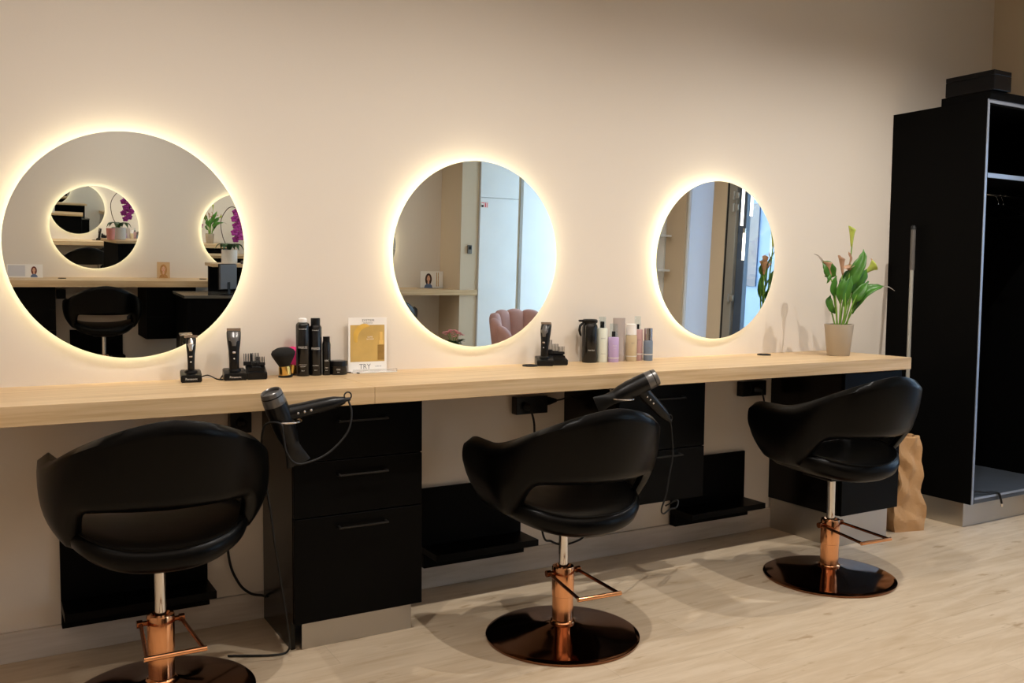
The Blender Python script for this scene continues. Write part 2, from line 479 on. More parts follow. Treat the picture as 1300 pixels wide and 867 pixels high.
# ------------------------------------------------------------------ cabinets
def cabinet(label, x0, x1, yf, z0, z1, splits, loc=(0, 0, 0), rz=0, handles=None, plinth=None, side=BLACKM, body_to_floor=False, group='black drawer units', name='drawer_unit'):
    t = thing(name, label, 'drawer unit', loc, rz, group)
    yb = yf + .020          # front of the carcass
    zc = .0 if body_to_floor else z0
    c = MB()
    th = .016
    c.box(x0, x0 + th, yb + (.028 if body_to_floor else 0), -.017 if z0 < .12 else -.002, zc + .001, z1)
    if body_to_floor: c.box(x0, x0 + th, yb, yb + .028, z0, z1)
    c.box(x1 - th, x1, yb, -.002, z0, z1).box(x0 + th, x1 - th, yb, -.002, z0, z0 + th)
    c.box(x0 + th, x1 - th, yb, -.002, z1 - th, z1).box(x0 + th, x1 - th, -.008, -.002, z0 + th, z1 - th)
    c.build('carcass', side, t)
    zs = [z0] + list(splits) + [z1 - .006]
    n = len(zs) - 1
    for i in range(n):
        d = MB().box(x0 + .001, x1 - .001, yf, yb - .001, zs[i] + .0015, zs[i + 1] - .0015, bev=.003).build('drawer', BLACK, t)
        if handles and handles[i]:
            hx0, hx1, hz = handles[i]
            h = MB()
            h.box(hx0, hx1, yf - .030, yf - .022, hz - .003, hz + .003, bev=.001)
            h.box(hx0, hx0 + .008, yf - .024, yf, hz - .004, hz + .004).box(hx1 - .008, hx1, yf - .024, yf, hz - .004, hz + .004)
            h.build('handle', HANDLE, d)
    if plinth:
        px0, px1, py, pz = plinth
        p = MB().box(px0, px1, py, py + .016, .001, pz)
        p.build('plinth', STEEL, t)
    return t
HANDLE = mat('black_metal_handle', (52, 50, 48), .35, metal=.7, var=.05)
cabinet('black three drawer unit with steel plinth standing under the left half of the worktop', -.118, .377, -.425, .104, .895, (.487, .687),
        handles=[(.04, .23, .443), (.04, .23, .634), (.04, .23, .829)], plinth=(-.082, .345, -.392, .104), side=SIDEBLK, body_to_floor=True)
cabinet('black drawer unit hung off the floor behind the middle chair, without plinth', 1.298, 1.787, -.425, .356, .895, (.592,),
        handles=[(1.45, 1.64, .566), (1.46, 1.65, .822)], side=SIDEBLK)
c3 = cabinet('black drawer unit beside the paper bag, at the right end of the worktop', 2.645, 3.083, -.488, .165, .895, (.50, .70),
        handles=[(2.76, 2.95, .455), (2.76, 2.95, .64), None], plinth=(2.665, 3.05, -.450, .165), side=SIDEBLK)
MB().box(2.647, 2.664, -.450, -.018, .001, .164).build('plinth', STEEL, c3)

# ------------------------------------------------------------------ wall mounted footrests
def footrest(label, x0, x1, group='black wall footrests', loc=(0, 0, 0), rz=0):
    t = thing('wall_footrest', label, 'footrest', loc, rz, group)
    MB().box(x0, x1, -.030, -.017, .106, .444, bev=.001).build('wall_plate', BLACKM, t)
    b = MB().box(x0, x1, -.185, -.0305, .168, .196, bev=.0015)
    b.build('foot_shelf', BLACK, t)
    MB().box(x0, x1, -.060, -.0305, .106, .1675, bev=.001).build('bracket', BLACKM, t)
    return t
footrest('black wall mounted footrest low behind the leftmost chair', -.833, -.333)
footrest('black wall mounted footrest low on the wall right of the three drawer unit', .553, 1.05)
footrest('black wall footrest low on the wall left of the rightmost chair', 1.938, 2.436)

# ------------------------------------------------------------------ sockets and cables
def socket_box(label, x0, x1, z0, z1, plug=True, loc=(0, 0, 0), rz=0):
    t = thing('socket_box', label, 'power socket', loc, rz, 'black socket boxes under the worktops')
    MB().box(x0, x1, -.045, -.0015, z0, z1, bev=.003).build('housing', PLASTIC, t)
    n = max(1, round((x1 - x0) / .085))
    for k in range(n):
        cx = x0 + (x1 - x0) * (k + .5) / n
        MB().lathe([(.0, -.006), (.019, -.006), (.021, 0), (.023, .001), (.0235, 0), (.0235, -.002), (0, -.002)], c=(cx, -.046, (z0 + z1) / 2), n=24, M=Matrix.Rotation(PI / 2, 4, 'X')).build('outlet', RUBBER, t, smooth=40)
    return t
socket_box('black socket box on the wall under the worktop above the middle chair', 1.013, 1.18, .733, .812)
socket_box('black socket box on the wall under the worktop above the arm of the rightmost chair', 2.392, 2.565, .736, .815)
socket_box('small black socket box under the worktop left of the three drawer unit', -.245, -.165, .745, .825)

def cable(name, label, pts, r=.0035, mat_=RUBBER, group=None, n=8, plug=None):
    t = thing(name, label, 'cable', pts[0], 0, group)
    o = Vector(pts[0])
    P = [Vector(p) - o for p in pts]
    MB().tube(bez(P, n), r, 8).build('cord', mat_, t, smooth=60)
    if plug:
        a, b = Vector(plug[0]) - o, Vector(plug[1]) - o
        MB().tube([a, a.lerp(b, .6), b], [.016, .015, .007], 14).build('plug', mat_, t, smooth=40)
    return t
cable('power_cable', 'black power cable hanging down the wall behind the right arm of the leftmost chair', [(-.20, -.075, .785), (-.235, -.085, .74), (-.268, -.05, .5), (-.255, -.035, .27), (-.22, -.035, .165), (-.175, -.035, .115), (-.13, -.04, .10), (-.122, -.06, .1)], .005, plug=((-.205, -.052, .785), (-.205, -.082, .785)))
cable('power_cable', 'black power cable looping low behind the stem of the middle chair', [(1.07, -.072, .765), (1.085, -.08, .70), (1.102, -.06, .62), (1.117, -.06, .46), (1.150, -.06, .18), (1.198, -.06, .135), (1.255, -.06, .112), (1.321, -.06, .113), (1.383, -.06, .140), (1.392, -.06, .24), (1.392, -.06, .345)], .005, plug=((1.055, -.052, .772), (1.068, -.08, .765)))
cable('power_cable', 'short black cable hanging from the socket above the rightmost chair', [(2.50, -.072, .77), (2.515, -.08, .70), (2.53, -.05, .62), (2.545, -.04, .55), (2.55, -.04, .50)], .0045, plug=((2.475, -.05, .775), (2.498, -.08, .77)))
t = cable('plug_adapter', 'black plug with a stub of cable pushed into the side of the middle socket box', [(1.235, -.03, .785), (1.262, -.04, .79), (1.284, -.05, .80)], .004)
t['category'] = 'plug'
MB().tube([(-.053, 0, 0), (-.04, 0, 0), (0, 0, 0)], [.02, .02, .008], 12).build('plug', PLASTIC, t, smooth=40)

# ------------------------------------------------------------------ salon chair
def salon_chair(label, loc, rz=0, pedal=0, up=0, group='black salon chairs with copper bases'):
    t = thing('salon_chair', label, 'salon chair', loc, rz, group)
    # --- wrap-around shell
    RX, RY, YC, ST = .304, .292, -.02, .200
    path = []      # (x, y, nx, ny, side 0..1, s)
    arc = PI * (RX + RY) / 4
    NS = 18
    for i in range(NS): path.append((-RX, YC + ST * (1 - i / NS), -1, 0, ST * (1 - i / NS) + arc))
    NA = 48
    for i in range(NA + 1):
        a = -PI / 2 + PI * i / NA
        x, y = RX * math.sin(a), YC - RY * math.cos(a)
        n = Vector((math.sin(a) / RX, -math.cos(a) / RY, 0)).normalized()
        path.append((x, y, n.x, n.y, abs(a) / (PI / 2) * arc))
    for i in range(NS): path.append((RX, YC + ST * (i + 1) / NS, 1, 0, ST * (i + 1) / NS + arc))
    LT = arc + ST
    rows = []
    NV = 12
    for (x, y, nx, ny, s) in path:
        u = s / LT
        zt = .876 - .148 * smooth01((u + .02) / .74)
        low = smooth01((u - .36) / .28)
        zb = .605 - .155 * low
        d = LT - s
        rc = .075
        if d < rc:
            q = rc - math.sqrt(max(0, rc * rc - (rc - d) ** 2))
            zt -= q * .35; zb += q * 1.1
        back = 1 - smooth01((u - .1) / .55)
        th = .042 + .014 * smooth01((u - .45) / .4)
        outer, inner = [], []
        for k in range(NV + 1):
            v = k / NV
            z = zb + (zt - zb) * v
            off = .072 * (v - .42) * back - .078 * low * (1 - v) ** 3.0 + .01 * math.sin(PI * v)
            # rounded edges
            e = 1.0
            ed = min(v, 1 - v) * (zt - zb)
            if ed < .02: e = math.sqrt(max(0.0, 1 - ((.02 - ed) / .02) ** 2)) * .92 + .08
            outer.append(Vector((x + nx * (off + th / 2 * e), y + ny * (off + th / 2 * e), z)))
            inner.append(Vector((x + nx * (off - th / 2 * e), y + ny * (off - th / 2 * e), z)))
        rows.append(outer + inner[::-1])
    b = MB()
    vs = b.grid(rows, closed_u=True)
    b.bm.faces.new(vs[0]); b.bm.faces.new(vs[-1][::-1])
    b.build('backrest', LEATHER, t, smooth=50).location.z = up + .032
    # --- seat cushion
    def sup(a, rx, ry, n=2.5):
        c, s_ = math.cos(a), math.sin(a)
        return (rx * math.copysign(abs(c) ** (2 / n), c), ry * math.copysign(abs(s_) ** (2 / n), s_))
    prof = [(.10, .385), (.62, .387), (.86, .394), (.965, .410), (1.0, .432), (.99, .452), (.955, .466), (.90, .474), (.7, .482), (.4, .486), (.1, .487)]
    rows = []
    for r, z in prof:
        row = []
        for k in range(64):
            x, y = sup(2 * PI * k / 64, .270 * r, .266 * r, 2.3)
            row.append(Vector((x, y, z + .062 * (abs(x) / .270) ** 2.6)))
        rows.append(row)
    b = MB(); vs = b.grid(rows, closed_u=True); b.bm.faces.new(vs[0][::-1]); b.bm.faces.new(vs[-1])
    seat = b.build('seat', LEATHER, t, smooth=60); seat.location.z = up + .045
    pts = []
    for k in range(73):
        x, y = sup(2 * PI * k / 72, .270 * .95, .266 * .95, 2.3)
        pts.append((x, y, .4690 + .062 * (abs(x) / .270) ** 2.6))
    MB().tube(pts, .0035, 6, cap=False).build('piping', LEATHER, seat, smooth=60)
    # --- under-seat plate, chrome piston
    MB().box(-.09, .09, -.09, .09, .372, .386, bev=.004).build('mounting_plate', PLASTIC, t).location.z = up + .045
    MB().lathe([(0, .24), (.0175, .24), (.0175, .417 + up), (0, .417 + up)], n=24).build('piston', CHROME, t, smooth=40)
    # --- copper pump column
    MB().lathe([(.040, .042), (.047, .05), (.048, .058), (.044, .064), (.040, .066), (.040, .155), (.0415, .156), (.0425, .262), (.040, .268), (.030, .270), (.022, .262), (.02, .25)], n=40).build('pump_column', COPPER, t, smooth=35)
    MB().lathe([(0, .001), (.289, .001), (.2905, .004), (.2900, .009), (.284, .0125), (.27, .0150), (.20, .0235), (.12, .034), (.075, .043), (.055, .050), (.038, .052)], n=96).build('base_plate', COPPERD, t, smooth=35)
    # --- pedal: U shaped rod pinned through the column
    M = Matrix.Rotation(pedal, 4, 'Z')
    def rp(*p): return M @ Vector(p)
    b = MB()
    b.tube([rp(-.062, 0, .245), rp(.062, 0, .245)], .008, 12)
    for sx in (-1, 1):
        b.tube([rp(sx * .060, 0, .245), rp(sx * .064, -.05, .243), rp(sx * .080, -.258, .232)], .0062, 10)
        b.tube([rp(sx * .055, 0, .245), rp(sx * .072, 0, .245)], .0125, 14)
    b.build('pedal', mat_pedal, t, smooth=40)
    MB().tube([rp(-.088, -.260, .232), rp(.088, -.260, .232)], .0080, 12).build('pedal_bar', COPPER, t, smooth=40)
    return t
mat_pedal = mat('dark_copper_rod', (150, 92, 58), .22, metal=1, var=.1)
ch1 = salon_chair('leftmost black salon chair, its copper base cut off by the lower picture edge', (-.581, -.526, 0), R(-2), R(2), .03)
salon_chair('middle black salon chair, right of the three drawer unit with steel plinth', (.816, -.733, 0), R(-4), 0)
salon_chair('rightmost black salon chair, in front of the drawer unit beside the paper bag', (2.259, -.750, 0), R(-6), R(2), .045)

# ------------------------------------------------------------------ hair dryers in wire holders
def dryer(label, loc, axis, hdir, cord, grp='hair dryers in ring holders', cord2=None):
    """origin at barrel centre; axis = unit vector towards the nozzle; hdir = unit vector of the handle"""
    t = thing('hair_dryer', label, 'hair dryer', loc, 0, grp)
    ax = Vector(axis).normalized(); hd = Vector(hdir).normalized()
    z = ax; x = (hd - hd.dot(z) * z).normalized(); y = z.cross(x)
    M = Matrix((x, y, z)).transposed().to_4x4()
    MB().lathe([(0, -.112), (.033, -.112), (.036, -.108), (.0375, -.085), (.0385, -.05), (.038, 0), (.034, .04), (.029, .062), (.0275, .07), (0, .07)], n=32, M=M).build('barrel', PLASTIC, t, smooth=35)
    MB().lathe([(.0, -.1125), (.028, -.1125), (.028, -.121), (.031, -.1235), (.034, -.121), (.0355, -.112), (.0378, -.088), (.0382, -.078), (.0375, -.076)], n=32, M=M).build('intake_grille', PLASTICG, t, smooth=35)
    rows = []
    for zz, w_, h_ in ((.066, .028, .028), (.085, .027, .026), (.105, .017, .030), (.135, .010, .038), (.15, .0085, .042)):
        rows.append([M @ Vector((h_ * math.cos(2 * PI * k / 28), w_ * math.sin(2 * PI * k / 28), zz)) for k in range(28)])
    b = MB(); vs = b.grid(rows, closed_u=True); b.bm.faces.new(vs[-1]); b.build('nozzle', RUBBER, t, smooth=50)
    h0 = ax * -.035 + hd * .02
    hp = [h0, h0 + hd * .05, h0 + hd * .12, h0 + hd * .165, h0 + hd * .20]
    MB().tube(hp, [.027, .025, .024, .021, .012], 18).build('handle', PLASTIC, t, smooth=50)
    b = MB()
    e = h0 + hd * .20
    b.tube([e - hd * .005, e + hd * .02], [.009, .006], 12)
    b.build('cord_sleeve', RUBBER, t, smooth=50)
    side = y
    for k in range(3):
        c = h0 + hd * (.035 + .022 * k) + (side if side.y < 0 else -side) * .0215
        MB().sphere(c, .0055, seg=10).build('button', CHROME, t, smooth=60)
    q = e + hd * .012 + Vector((0, 0, .012))
    Mt = Matrix((Vector((1, 0, 0)), Vector((0, 0, 1)), Vector((0, -1, 0)))).transposed().to_4x4()
    MB().torus(q, .0125, .0026, n=24, m=8, M=Mt).build('hanging_loop', RUBBER, t, smooth=60)
    o = Vector(loc)
    P = [e + hd * .015] + [Vector(p) - o for p in cord]
    MB().tube(bez(P, 8), .0036, 8).build('cord', RUBBER, t, smooth=60)
    return t
dryer('black hair dryer nozzle down in the ring beside the three drawer unit, handle pointing right', (-.203, -.60, .858), (.088, .03, -.216), (.97, -.06, .17),
      [(.014, -.62, .925), (.021, -.63, .884), (.002, -.64, .821), (-.064, -.64, .758), (-.139, -.645, .733), (-.181, -.65, .737), (-.209, -.655, .775), (-.219, -.655, .828), (-.226, -.65, .868), (-.262, -.60, .86), (-.262, -.55, .78),
       (-.245, -.53, .66), (-.228, -.53, .55), (-.215, -.53, .44), (-.190, -.50, .32), (-.150, -.46, .10), (-.135, -.40, .012), (-.19, -.40, .006), (-.33, -.33, .006)])
dryer('black hair dryer lying over the backrest side of the middle chair, intake end up', (1.214, -.606, .898), (-.80, .40, -.43), (.74, .0, -.66),
      [(1.44, -.605, .70), (1.452, -.60, .61), (1.436, -.60, .52), (1.42, -.60, .44), (1.405, -.59, .38), (1.45, -.55, .345), (1.53, -.50, .345), (1.60, -.46, .335), (1.62, -.44, .36), (1.585, -.40, .33)])
def ring_holder(label, loc, ang=0, stem=None):
    t = thing('dryer_holder', label, 'dryer holder', loc, 0, 'chrome dryer rings under the worktop')
    MB().torus((0, 0, 0), .047, .0035, n=48, m=8).build('ring', CHROME, t, smooth=60)
    b = MB(); b.tube(stem, .0035, 8); b.build('arm', CHROME, t, smooth=60)
    p = Vector(stem[-1])
    MB().box(p.x - .015, p.x + .015, p.y - .012, p.y + .012, p.z - .0005, p.z + .003).build('fixing_plate', CHROME, t)
    return t
ring_holder('chrome wire ring holding the dryer beside the three drawer unit', (-.192, -.602, .868), 0, [(.0, .047, 0), (.0, .085, .004), (.0, .10, .0245)])
ring_holder('chrome wire ring holding the dryer above the middle chair', (1.185, -.60, .862), 0, [(.0, .047, 0), (.0, .075, .006), (.0, .09, .0310)])

# ------------------------------------------------------------------ things on the worktop
def charging_stand(label, loc, rz, w=.075, d=.085, h=.03, text=True):
    t = thing('charging_stand', label, 'charging stand', loc, rz, 'clipper charging stands')
    b = MB()
    b.poly([(-w / 2, d / 2, 0), (-w / 2, -d / 2, 0), (-w / 2, -d / 2, h * .8), (-w / 2, -d / 2 + .012, h), (-w / 2, d / 2 - .03, h * 1.25), (-w / 2, d / 2, h * 1.35)], (w, 0, 0))
    bmesh.ops.bevel(b.bm, geom=b.bm.edges[:], offset=.003, segments=2, affect='EDGES')
    b.build('stand_body', PLASTIC, t, smooth=40)
    MB().lathe([(.02, 0), (.024, .002), (.022, .010), (.019, .012), (.019, 0)], c=(0, -.004, h * 1.02), n=28).build('cradle_ring', PLASTIC, t, smooth=40)
    if text: text_part('Panasonic', .0105, t, LETTER, (0, -d / 2 - .0004, h * .42))
    return t
def clipper(label, loc, rz, H=.165, w=.042, lean=0.0, blade_w=.046, style=0):
    t = thing('hair_clipper', label, 'hair clipper', loc, 0, 'hair clippers on the worktop')
    t.rotation_euler = (lean, 0, rz)
    rows = []
    for f, ww, dd, yo in ((0, .60, .62, 0), (.03, .72, .74, 0), (.25, .72, .76, 0), (.5, .80, .82, .001), (.68, .95, .95, .002), (.82, 1.02, .9, .004), (.93, 1.04, .62, .008), (.965, .98, .5, .009)):
        rows.append([Vector((w / 2 * ww * math.copysign(abs(math.cos(a)) ** .75, math.cos(a)), yo + w / 2 * dd * math.copysign(abs(math.sin(a)) ** .75, math.sin(a)), f * H)) for a in [2 * PI * k / 28 for k in range(28)]])
    b = MB(); vs = b.grid(rows, closed_u=True); b.bm.faces.new(vs[0][::-1]); b.bm.faces.new(vs[-1])
    b.build('body', PLASTIC, t, smooth=50)
    # front panel (chrome shield)
    n = 14; rows = []
    for i in range(n + 1):
        v = i / n; f = .60 + .35 * v
        hw = w * .44 * math.sin(PI * (.12 + .44 * v)) if style == 0 else w * .36 * math.sin(PI * (.15 + .7 * v))
        yy = -(w / 2) * (.88 if v < .55 else .88 - .42 * (v - .55) / .45) + .004 * v - .0015
        rows.append([Vector((hw * s_, yy + abs(s_) ** 2 * .006, f * H)) for s_ in (-1, -.5, 0, .5, 1)])
    b = MB(); b.grid(rows); b.build('front_panel', PLASTICG if style != 1 else CHROME, t, smooth=60, solid=.0015)
    MB().box(-blade_w / 2, blade_w / 2, .004, .014, H * .955, H * 1.0, bev=.001).box(-blade_w / 2, blade_w / 2, .0, .006, H * .985, H * 1.03).build('blade', BLADE, t)
    MB().box(-.006, .006, -w * .40 - .002, -w * .40 + .004, H * .42, H * .47, bev=.002).build('switch', CHROME, t)
    MB().sphere((0, -w * .385, H * .3), .003, seg=8).build('indicator', LETTER, t, smooth=60)
    return t
charging_stand('small black charging stand at the far left, holding the slim trimmer', (-.394, -.088, ZT), R(-8), .072, .085)
clipper('slim black trimmer with T blade in the leftmost charging stand', (-.394, -.094, ZT + .0315), R(-14), .134, .034, R(-4), .046, 1)
charging_stand('black charging stand of the big clipper, beside the rack of combs', (-.238, -.088, ZT), R(-8), .080, .085)
clipper('big black and silver clipper standing left of the rack of combs', (-.240, -.094, ZT + .0315), R(-12), .156, .050, R(-5), .050, 0)
def comb_rack(label, loc, rz):
    t = thing('comb_rack', label, 'comb rack', loc, rz)
    w, d, h = .072, .080, .034
    b = MB()
    b.poly([(-w / 2, d / 2, 0), (-w / 2, -d / 2, 0), (-w / 2, -d / 2, h * .75), (-w / 2, d / 2, h * 1.45)], (w, 0, 0))
    bmesh.ops.bevel(b.bm, geom=b.bm.edges[:], offset=.003, segments=2, affect='EDGES')
    b.build('rack_body', PLASTIC, t, smooth=40)
    for y in (-.02, .012):
        MB().box(-w / 2 + .008, w / 2 - .008, y - .002, y + .002, h * .9, h * 1.25).build('divider', PLASTIC, t)
    return t
comb_rack('black rack standing right of the big clipper, filled with attachment combs', (-.158, -.092, ZT), R(-8))
cl = [('tallest black attachment comb at the back left of the rack', -.180, -.058, .046, 8), ('black attachment comb in the back middle of the rack', -.155, -.063, .048, 10),
      ('short black attachment comb at the right of the rack', -.136, -.072, .034, 14), ('black attachment comb at the front of the rack', -.160, -.100, .030, 4)]
def guide_comb(label, loc, h, lean, grp='attachment combs in the racks', w=.034, rz=R(-8)):
    t = thing('attachment_comb', label, 'attachment comb', loc, 0, grp)
    t.rotation_euler = (R(-lean), 0, rz)
    MB().box(-w / 2, w / 2, -.006, .006, 0, h * .34, bev=.002).build('comb_base', PLASTIC, t)
    for k in range(6):
        x = -w / 2 + .003 + (w - .006) * k / 5
        b = MB(); b.poly([(x - .0012, -.005, h * .33), (x - .0012, .007, h * .33), (x - .0012, .004, h * .8), (x - .0012, -.002, h), (x - .0012, -.005, h * .8)], (.0024, 0, 0))
        b.build('tooth', PLASTIC, t)
    return t
for l, x, y, h, ln in cl: guide_comb(l, (x, y, ZT + (.047 if y > -.08 else .037)), h, ln)
cable('charger_cable', 'thin black charger cable lying between the two charging stands', [(-.352, -.055, ZT + .012), (-.325, -.05, ZT + .016), (-.30, -.075, ZT + .0035), (-.285, -.10, ZT + .0032), (-.285, -.07, ZT + .0032), (-.272, -.05, ZT + .014)], .0026)
cable('charger_cable', 'thin black cable end lying on the worktop in front of the white advertising card', [(.222, -.04, ZT + .0025), (.238, -.07, ZT + .0025), (.252, -.095, ZT + .0025)], .0022)

# kabuki brushes
def kabuki(label, loc, bmat, rot, grp):
    t = thing('kabuki_brush', label, 'neck brush', loc, 0, grp)
    t.rotation_euler = rot
    MB().lathe([(0, 0), (.026, 0), (.0275, .003), (.027, .008), (.0245, .010), (0, .010)], n=32).build('foot', PLASTIC, t, smooth=40)
    MB().lathe([(0, .0102), (.0245, .0102), (.0235, .035), (.0225, .044), (0, .044)], n=32).build('ferrule', GOLD, t, smooth=40)
    MB().lathe([(.020, .043), (.030, .060), (.043, .084), (.046, .094), (.040, .105), (.024, .1135), (0, .115)], n=36).build('bristles', bmat, t, smooth=60)
    return t
kabuki('black haired neck brush with gold ferrule standing on the worktop', (-.045, -.090, ZT), BRISTLE, (R(2), R(-6), 0), 'round neck brushes')
PK = kabuki('hot pink neck brush leaning behind the black one', (-.008, -.026, ZT), PINKBR, (0, R(16), R(-16)), 'round neck brushes')

PK.scale = (.92, .5, .98)
# black styling products
def can(label, loc, prof, capprof, mat_=CANBLK, capm=CANBLK, texts=(), rz=R(-18), name='spray_can', cat='spray can', group='black styling products', n=36, cap='cap', stripes=()):
    t = thing(name, label, cat, loc, rz, group)
    MB().lathe(prof, n=n).build('body', mat_, t, smooth=40)
    if capprof: MB().lathe(capprof, n=n).build(cap, capm, t, smooth=40)
    for tx, sz, z, r, sx in texts:
        text_part(tx, sz, t, LETTER, (0, 0, z), wrap=r, sx=sx)
    for z0, z1, r in stripes:
        MB().lathe([(r - .001, z0), (r, z0), (r, z1), (r - .001, z1)], n=n).build('stripe', LETTER, t, smooth=40)
    return t
SM = .0011
can('tallest black spray can with pale nozzle cap, left of the black product row', (.0286, -.072, ZT), [(0, 0), (.025, 0), (.0265, .003), (.0265, .195), (.025, .203), (.018, .209), (0, .210)],
    [(0, .209), (.0165, .209), (.0165, .222), (.010, .226), (0, .226)], CANBLK, WHITE, [('FREEZE', .0115, .112, .0265 + SM, 1.0), ('Schwarzkopf', .0068, .184, .0265 + SM, .9), ('STRONG HOLD', .0045, .045, .0265 + SM, 1), ('HAIRSPRAY', .0045, .038, .0265 + SM, 1), ('300 ml', .0045, .022, .0265 + SM, 1)])
can('tall black spray can with dark ribbed cap, second in the black product row', (.0795, -.072, ZT), [(0, 0), (.0225, 0), (.024, .003), (.024, .188), (.0205, .196), (0, .196)],
    [(0, .196), (.0185, .196), (.0185, .222), (.0175, .225), (0, .225)], CANBLK, PLASTIC, [('FREEZE', .0120, .106, .024 + SM, .9), ('Schwarzkopf', .0062, .178, .024 + SM, .85), ('PUMPSPRAY', .0045, .040, .024 + SM, 1), ('200 ml', .0045, .022, .024 + SM, 1)])
can('slim short black bottle between the tall spray cans and the black jar', (.120, -.082, ZT), [(0, 0), (.0155, 0), (.0166, .003), (.0166, .122), (.014, .133), (0, .133)],
    [(0, .133), (.0135, .133), (.0135, .152), (0, .153)], CANBLK, PLASTIC, [('OSIS', .0085, .058, .0166 + SM, .9), ('SERUM', .0045, .030, .0166 + SM, .9), ('50 ml', .0042, .020, .0166 + SM, .9)], name='styling_bottle', cat='bottle')
can('low black wax jar at the right end of the black product row', (.171, -.074, ZT), [(0, 0), (.034, 0), (.0355, .003), (.0355, .034), (0, .034)],
    [(.0, .0345), (.037, .0345), (.037, .052), (.0355, .055), (0, .055)], CANBLK, PLASTIC, [('OSIS', .0085, .022, .0355 + SM, .9), ('WAX', .0045, .0115, .0355 + SM, .9)], name='wax_jar', cat='jar', cap='lid')

# advertising card
t = thing('advertising_card', 'white and gold advertising card for hair oil standing in front of the wall', 'advertising card', (.312, -.030, ZT), R(-3))
W2, H2 = .163, .222
MB().box(-W2 / 2, W2 / 2, -.0015, .0015, .002, H2, bev=.0005).build('card', CARD, t)
MB().box(-W2 / 2 + .008, W2 / 2 - .010, -.0022, -.0016, .042, H2 - .030).build('gold_picture', CARDGOLD, t)
# smear of gel : an arc
rows = []
for i in range(25):
    a = R(205) + (R(75) - R(205)) * i / 24
    w_ = .011 * (math.sin(PI * (.08 + .9 * i / 24)) ** .5)
    c = Vector((-.006, 0, .142)); rr = .045
    rows.append([Vector((c.x + (rr - w_) * math.cos(a), -.0024, c.z + (rr - w_) * 1.05 * math.sin(a))), Vector((c.x + rr * math.cos(a), -.0040, c.z + rr * 1.05 * math.sin(a))), Vector((c.x + (rr + w_) * math.cos(a), -.0024, c.z + (rr + w_) * 1.05 * math.sin(a)))])
b = MB(); b.grid(rows); b.build('gel_smear', GEL, t, smooth=60)
b = MB(); b.box(.042, .070, -.0030, -.0023, .048, .110).build('printed_bottle', DKGOLD, t)
MB().box(.048, .066, -.0032, -.0023, .112, .130).box(.051, .063, -.0032, -.0023, .131, .163).build('printed_pump', mat('pale_gold_print', (228, 190, 110), .4, var=.1), t)
text_part('SYSTEM', .0135, t, LETTERG, (.002, -.0019, H2 - .012), sx=1.15)
text_part('PROFESSIONAL', .0052, t, LETTERG, (.002, -.0019, H2 - .022), sx=1.15)
text_part('LUXE', .0075, t, CARD, (.010, -.0026, .143), sx=1.2)
text_part('OIL ELIXIR', .0062, t, CARD, (.010, -.0026, .134), sx=1.1)
text_part('TRY', .030, t, LETTERG, (-.012, -.0019, .021), sx=.9)
text_part('LUXE OIL', .0062, t, LETTERG, (.045, -.0019, .022))
t2 = thing('acrylic_stand', 'clear and white acrylic foot in front of the advertising card', 'card stand', (.312, -.062, ZT), R(-3))
MB().box(-.082, .105, -.026, .026, 0, .0045, bev=.001).build('stand_foot', mat('white_acrylic', (228, 226, 222), .15, var=.02), t2)
MB().box(-.082, .105, -.026, -.022, .0046, .016, bev=.001).build('front_lip', ACRYL, t2)

# second clipper group
charging_stand('black charging stand beside the cable grommet under the middle mirror', (1.122, -.100, ZT), R(-25), .075, .085, text=False)
clipper('black clipper in the stand right of the middle mirror', (1.121, -.103, ZT + .0315), R(-50), .158, .046, R(-7), .046, 2)
t = comb_rack('black rack attached right of the clipper under the middle mirror', (1.196, -.098, ZT), R(-14))
cl = [('tall black round attachment comb directly right of the middle clipper', 1.172, -.062, .066, 10), ('black attachment comb in the middle of the rack right of the middle mirror', 1.198, -.075, .048, 12),
      ('smallest black attachment comb at the right of the rack by the middle mirror', 1.224, -.085, .036, 12)]
for l, x, y, h, ln in cl: guide_comb(l, (x, y, ZT + .045), h, ln, w=.030, rz=R(-35))

# pastel care products
def bottle(label, loc, r, h, m_, capm, caph, capr, name='care_bottle', txt=None, stripe=None, shape='cyl', clear=None, neck=.004):
    t = thing(name, label, 'bottle', loc, R(-22), 'care products right of the middle mirror')
    if shape == 'cyl':
        MB().lathe([(0, 0), (r * .95, 0), (r, .003), (r, h - .006), (r * .92, h - .001), (r * .45, h), (0, h)], n=32).build('body', m_, t, smooth=40)
    if shape == 'tube':   # stands on its cap, crimped flat at the top
        rows = []
        for f in range(9):
            v = f / 8
            rows.append([Vector((r * (1 + .12 * v) * math.cos(a), r * (1 - .88 * v) * math.sin(a), caph + (h - caph) * v)) for a in [2 * PI * k / 28 for k in range(28)]])
        b = MB(); vs = b.grid(rows, closed_u=True); b.bm.faces.new(vs[-1]); b.bm.faces.new(vs[0][::-1]); b.build('body', m_, t, smooth=50)
        MB().lathe([(0, 0), (r * .95, 0), (r * .97, .002), (r * .97, caph - .001), (0, caph - .001)], n=28).build('cap', capm, t, smooth=40)
    else:
        MB().lathe([(0, h + .0002), (capr, h + .0002), (capr, h + caph - .002), (capr * .9, h + caph), (0, h + caph)], n=28).build('cap', capm, t, smooth=40)
    if clear:
        MB().lathe([(capr + .003, h + .0003), (clear[0], h + .0003), (clear[0], h + clear[1]), (0, h + clear[1])], n=28).build('overcap', CLEARC, t, smooth=40)
    if txt:
        for tx, sz, z in txt: text_part(tx, sz, t, LETTERG if m_ is not LILAC else LETTER, (0, 0, z), wrap=r + .0008)
    if stripe:
        MB().lathe([(r * .9, stripe), (r + .0008, stripe), (r + .0008, stripe + .004), (r * .9, stripe + .004)], n=32).build('stripe', LETTER, t, smooth=40)
    return t
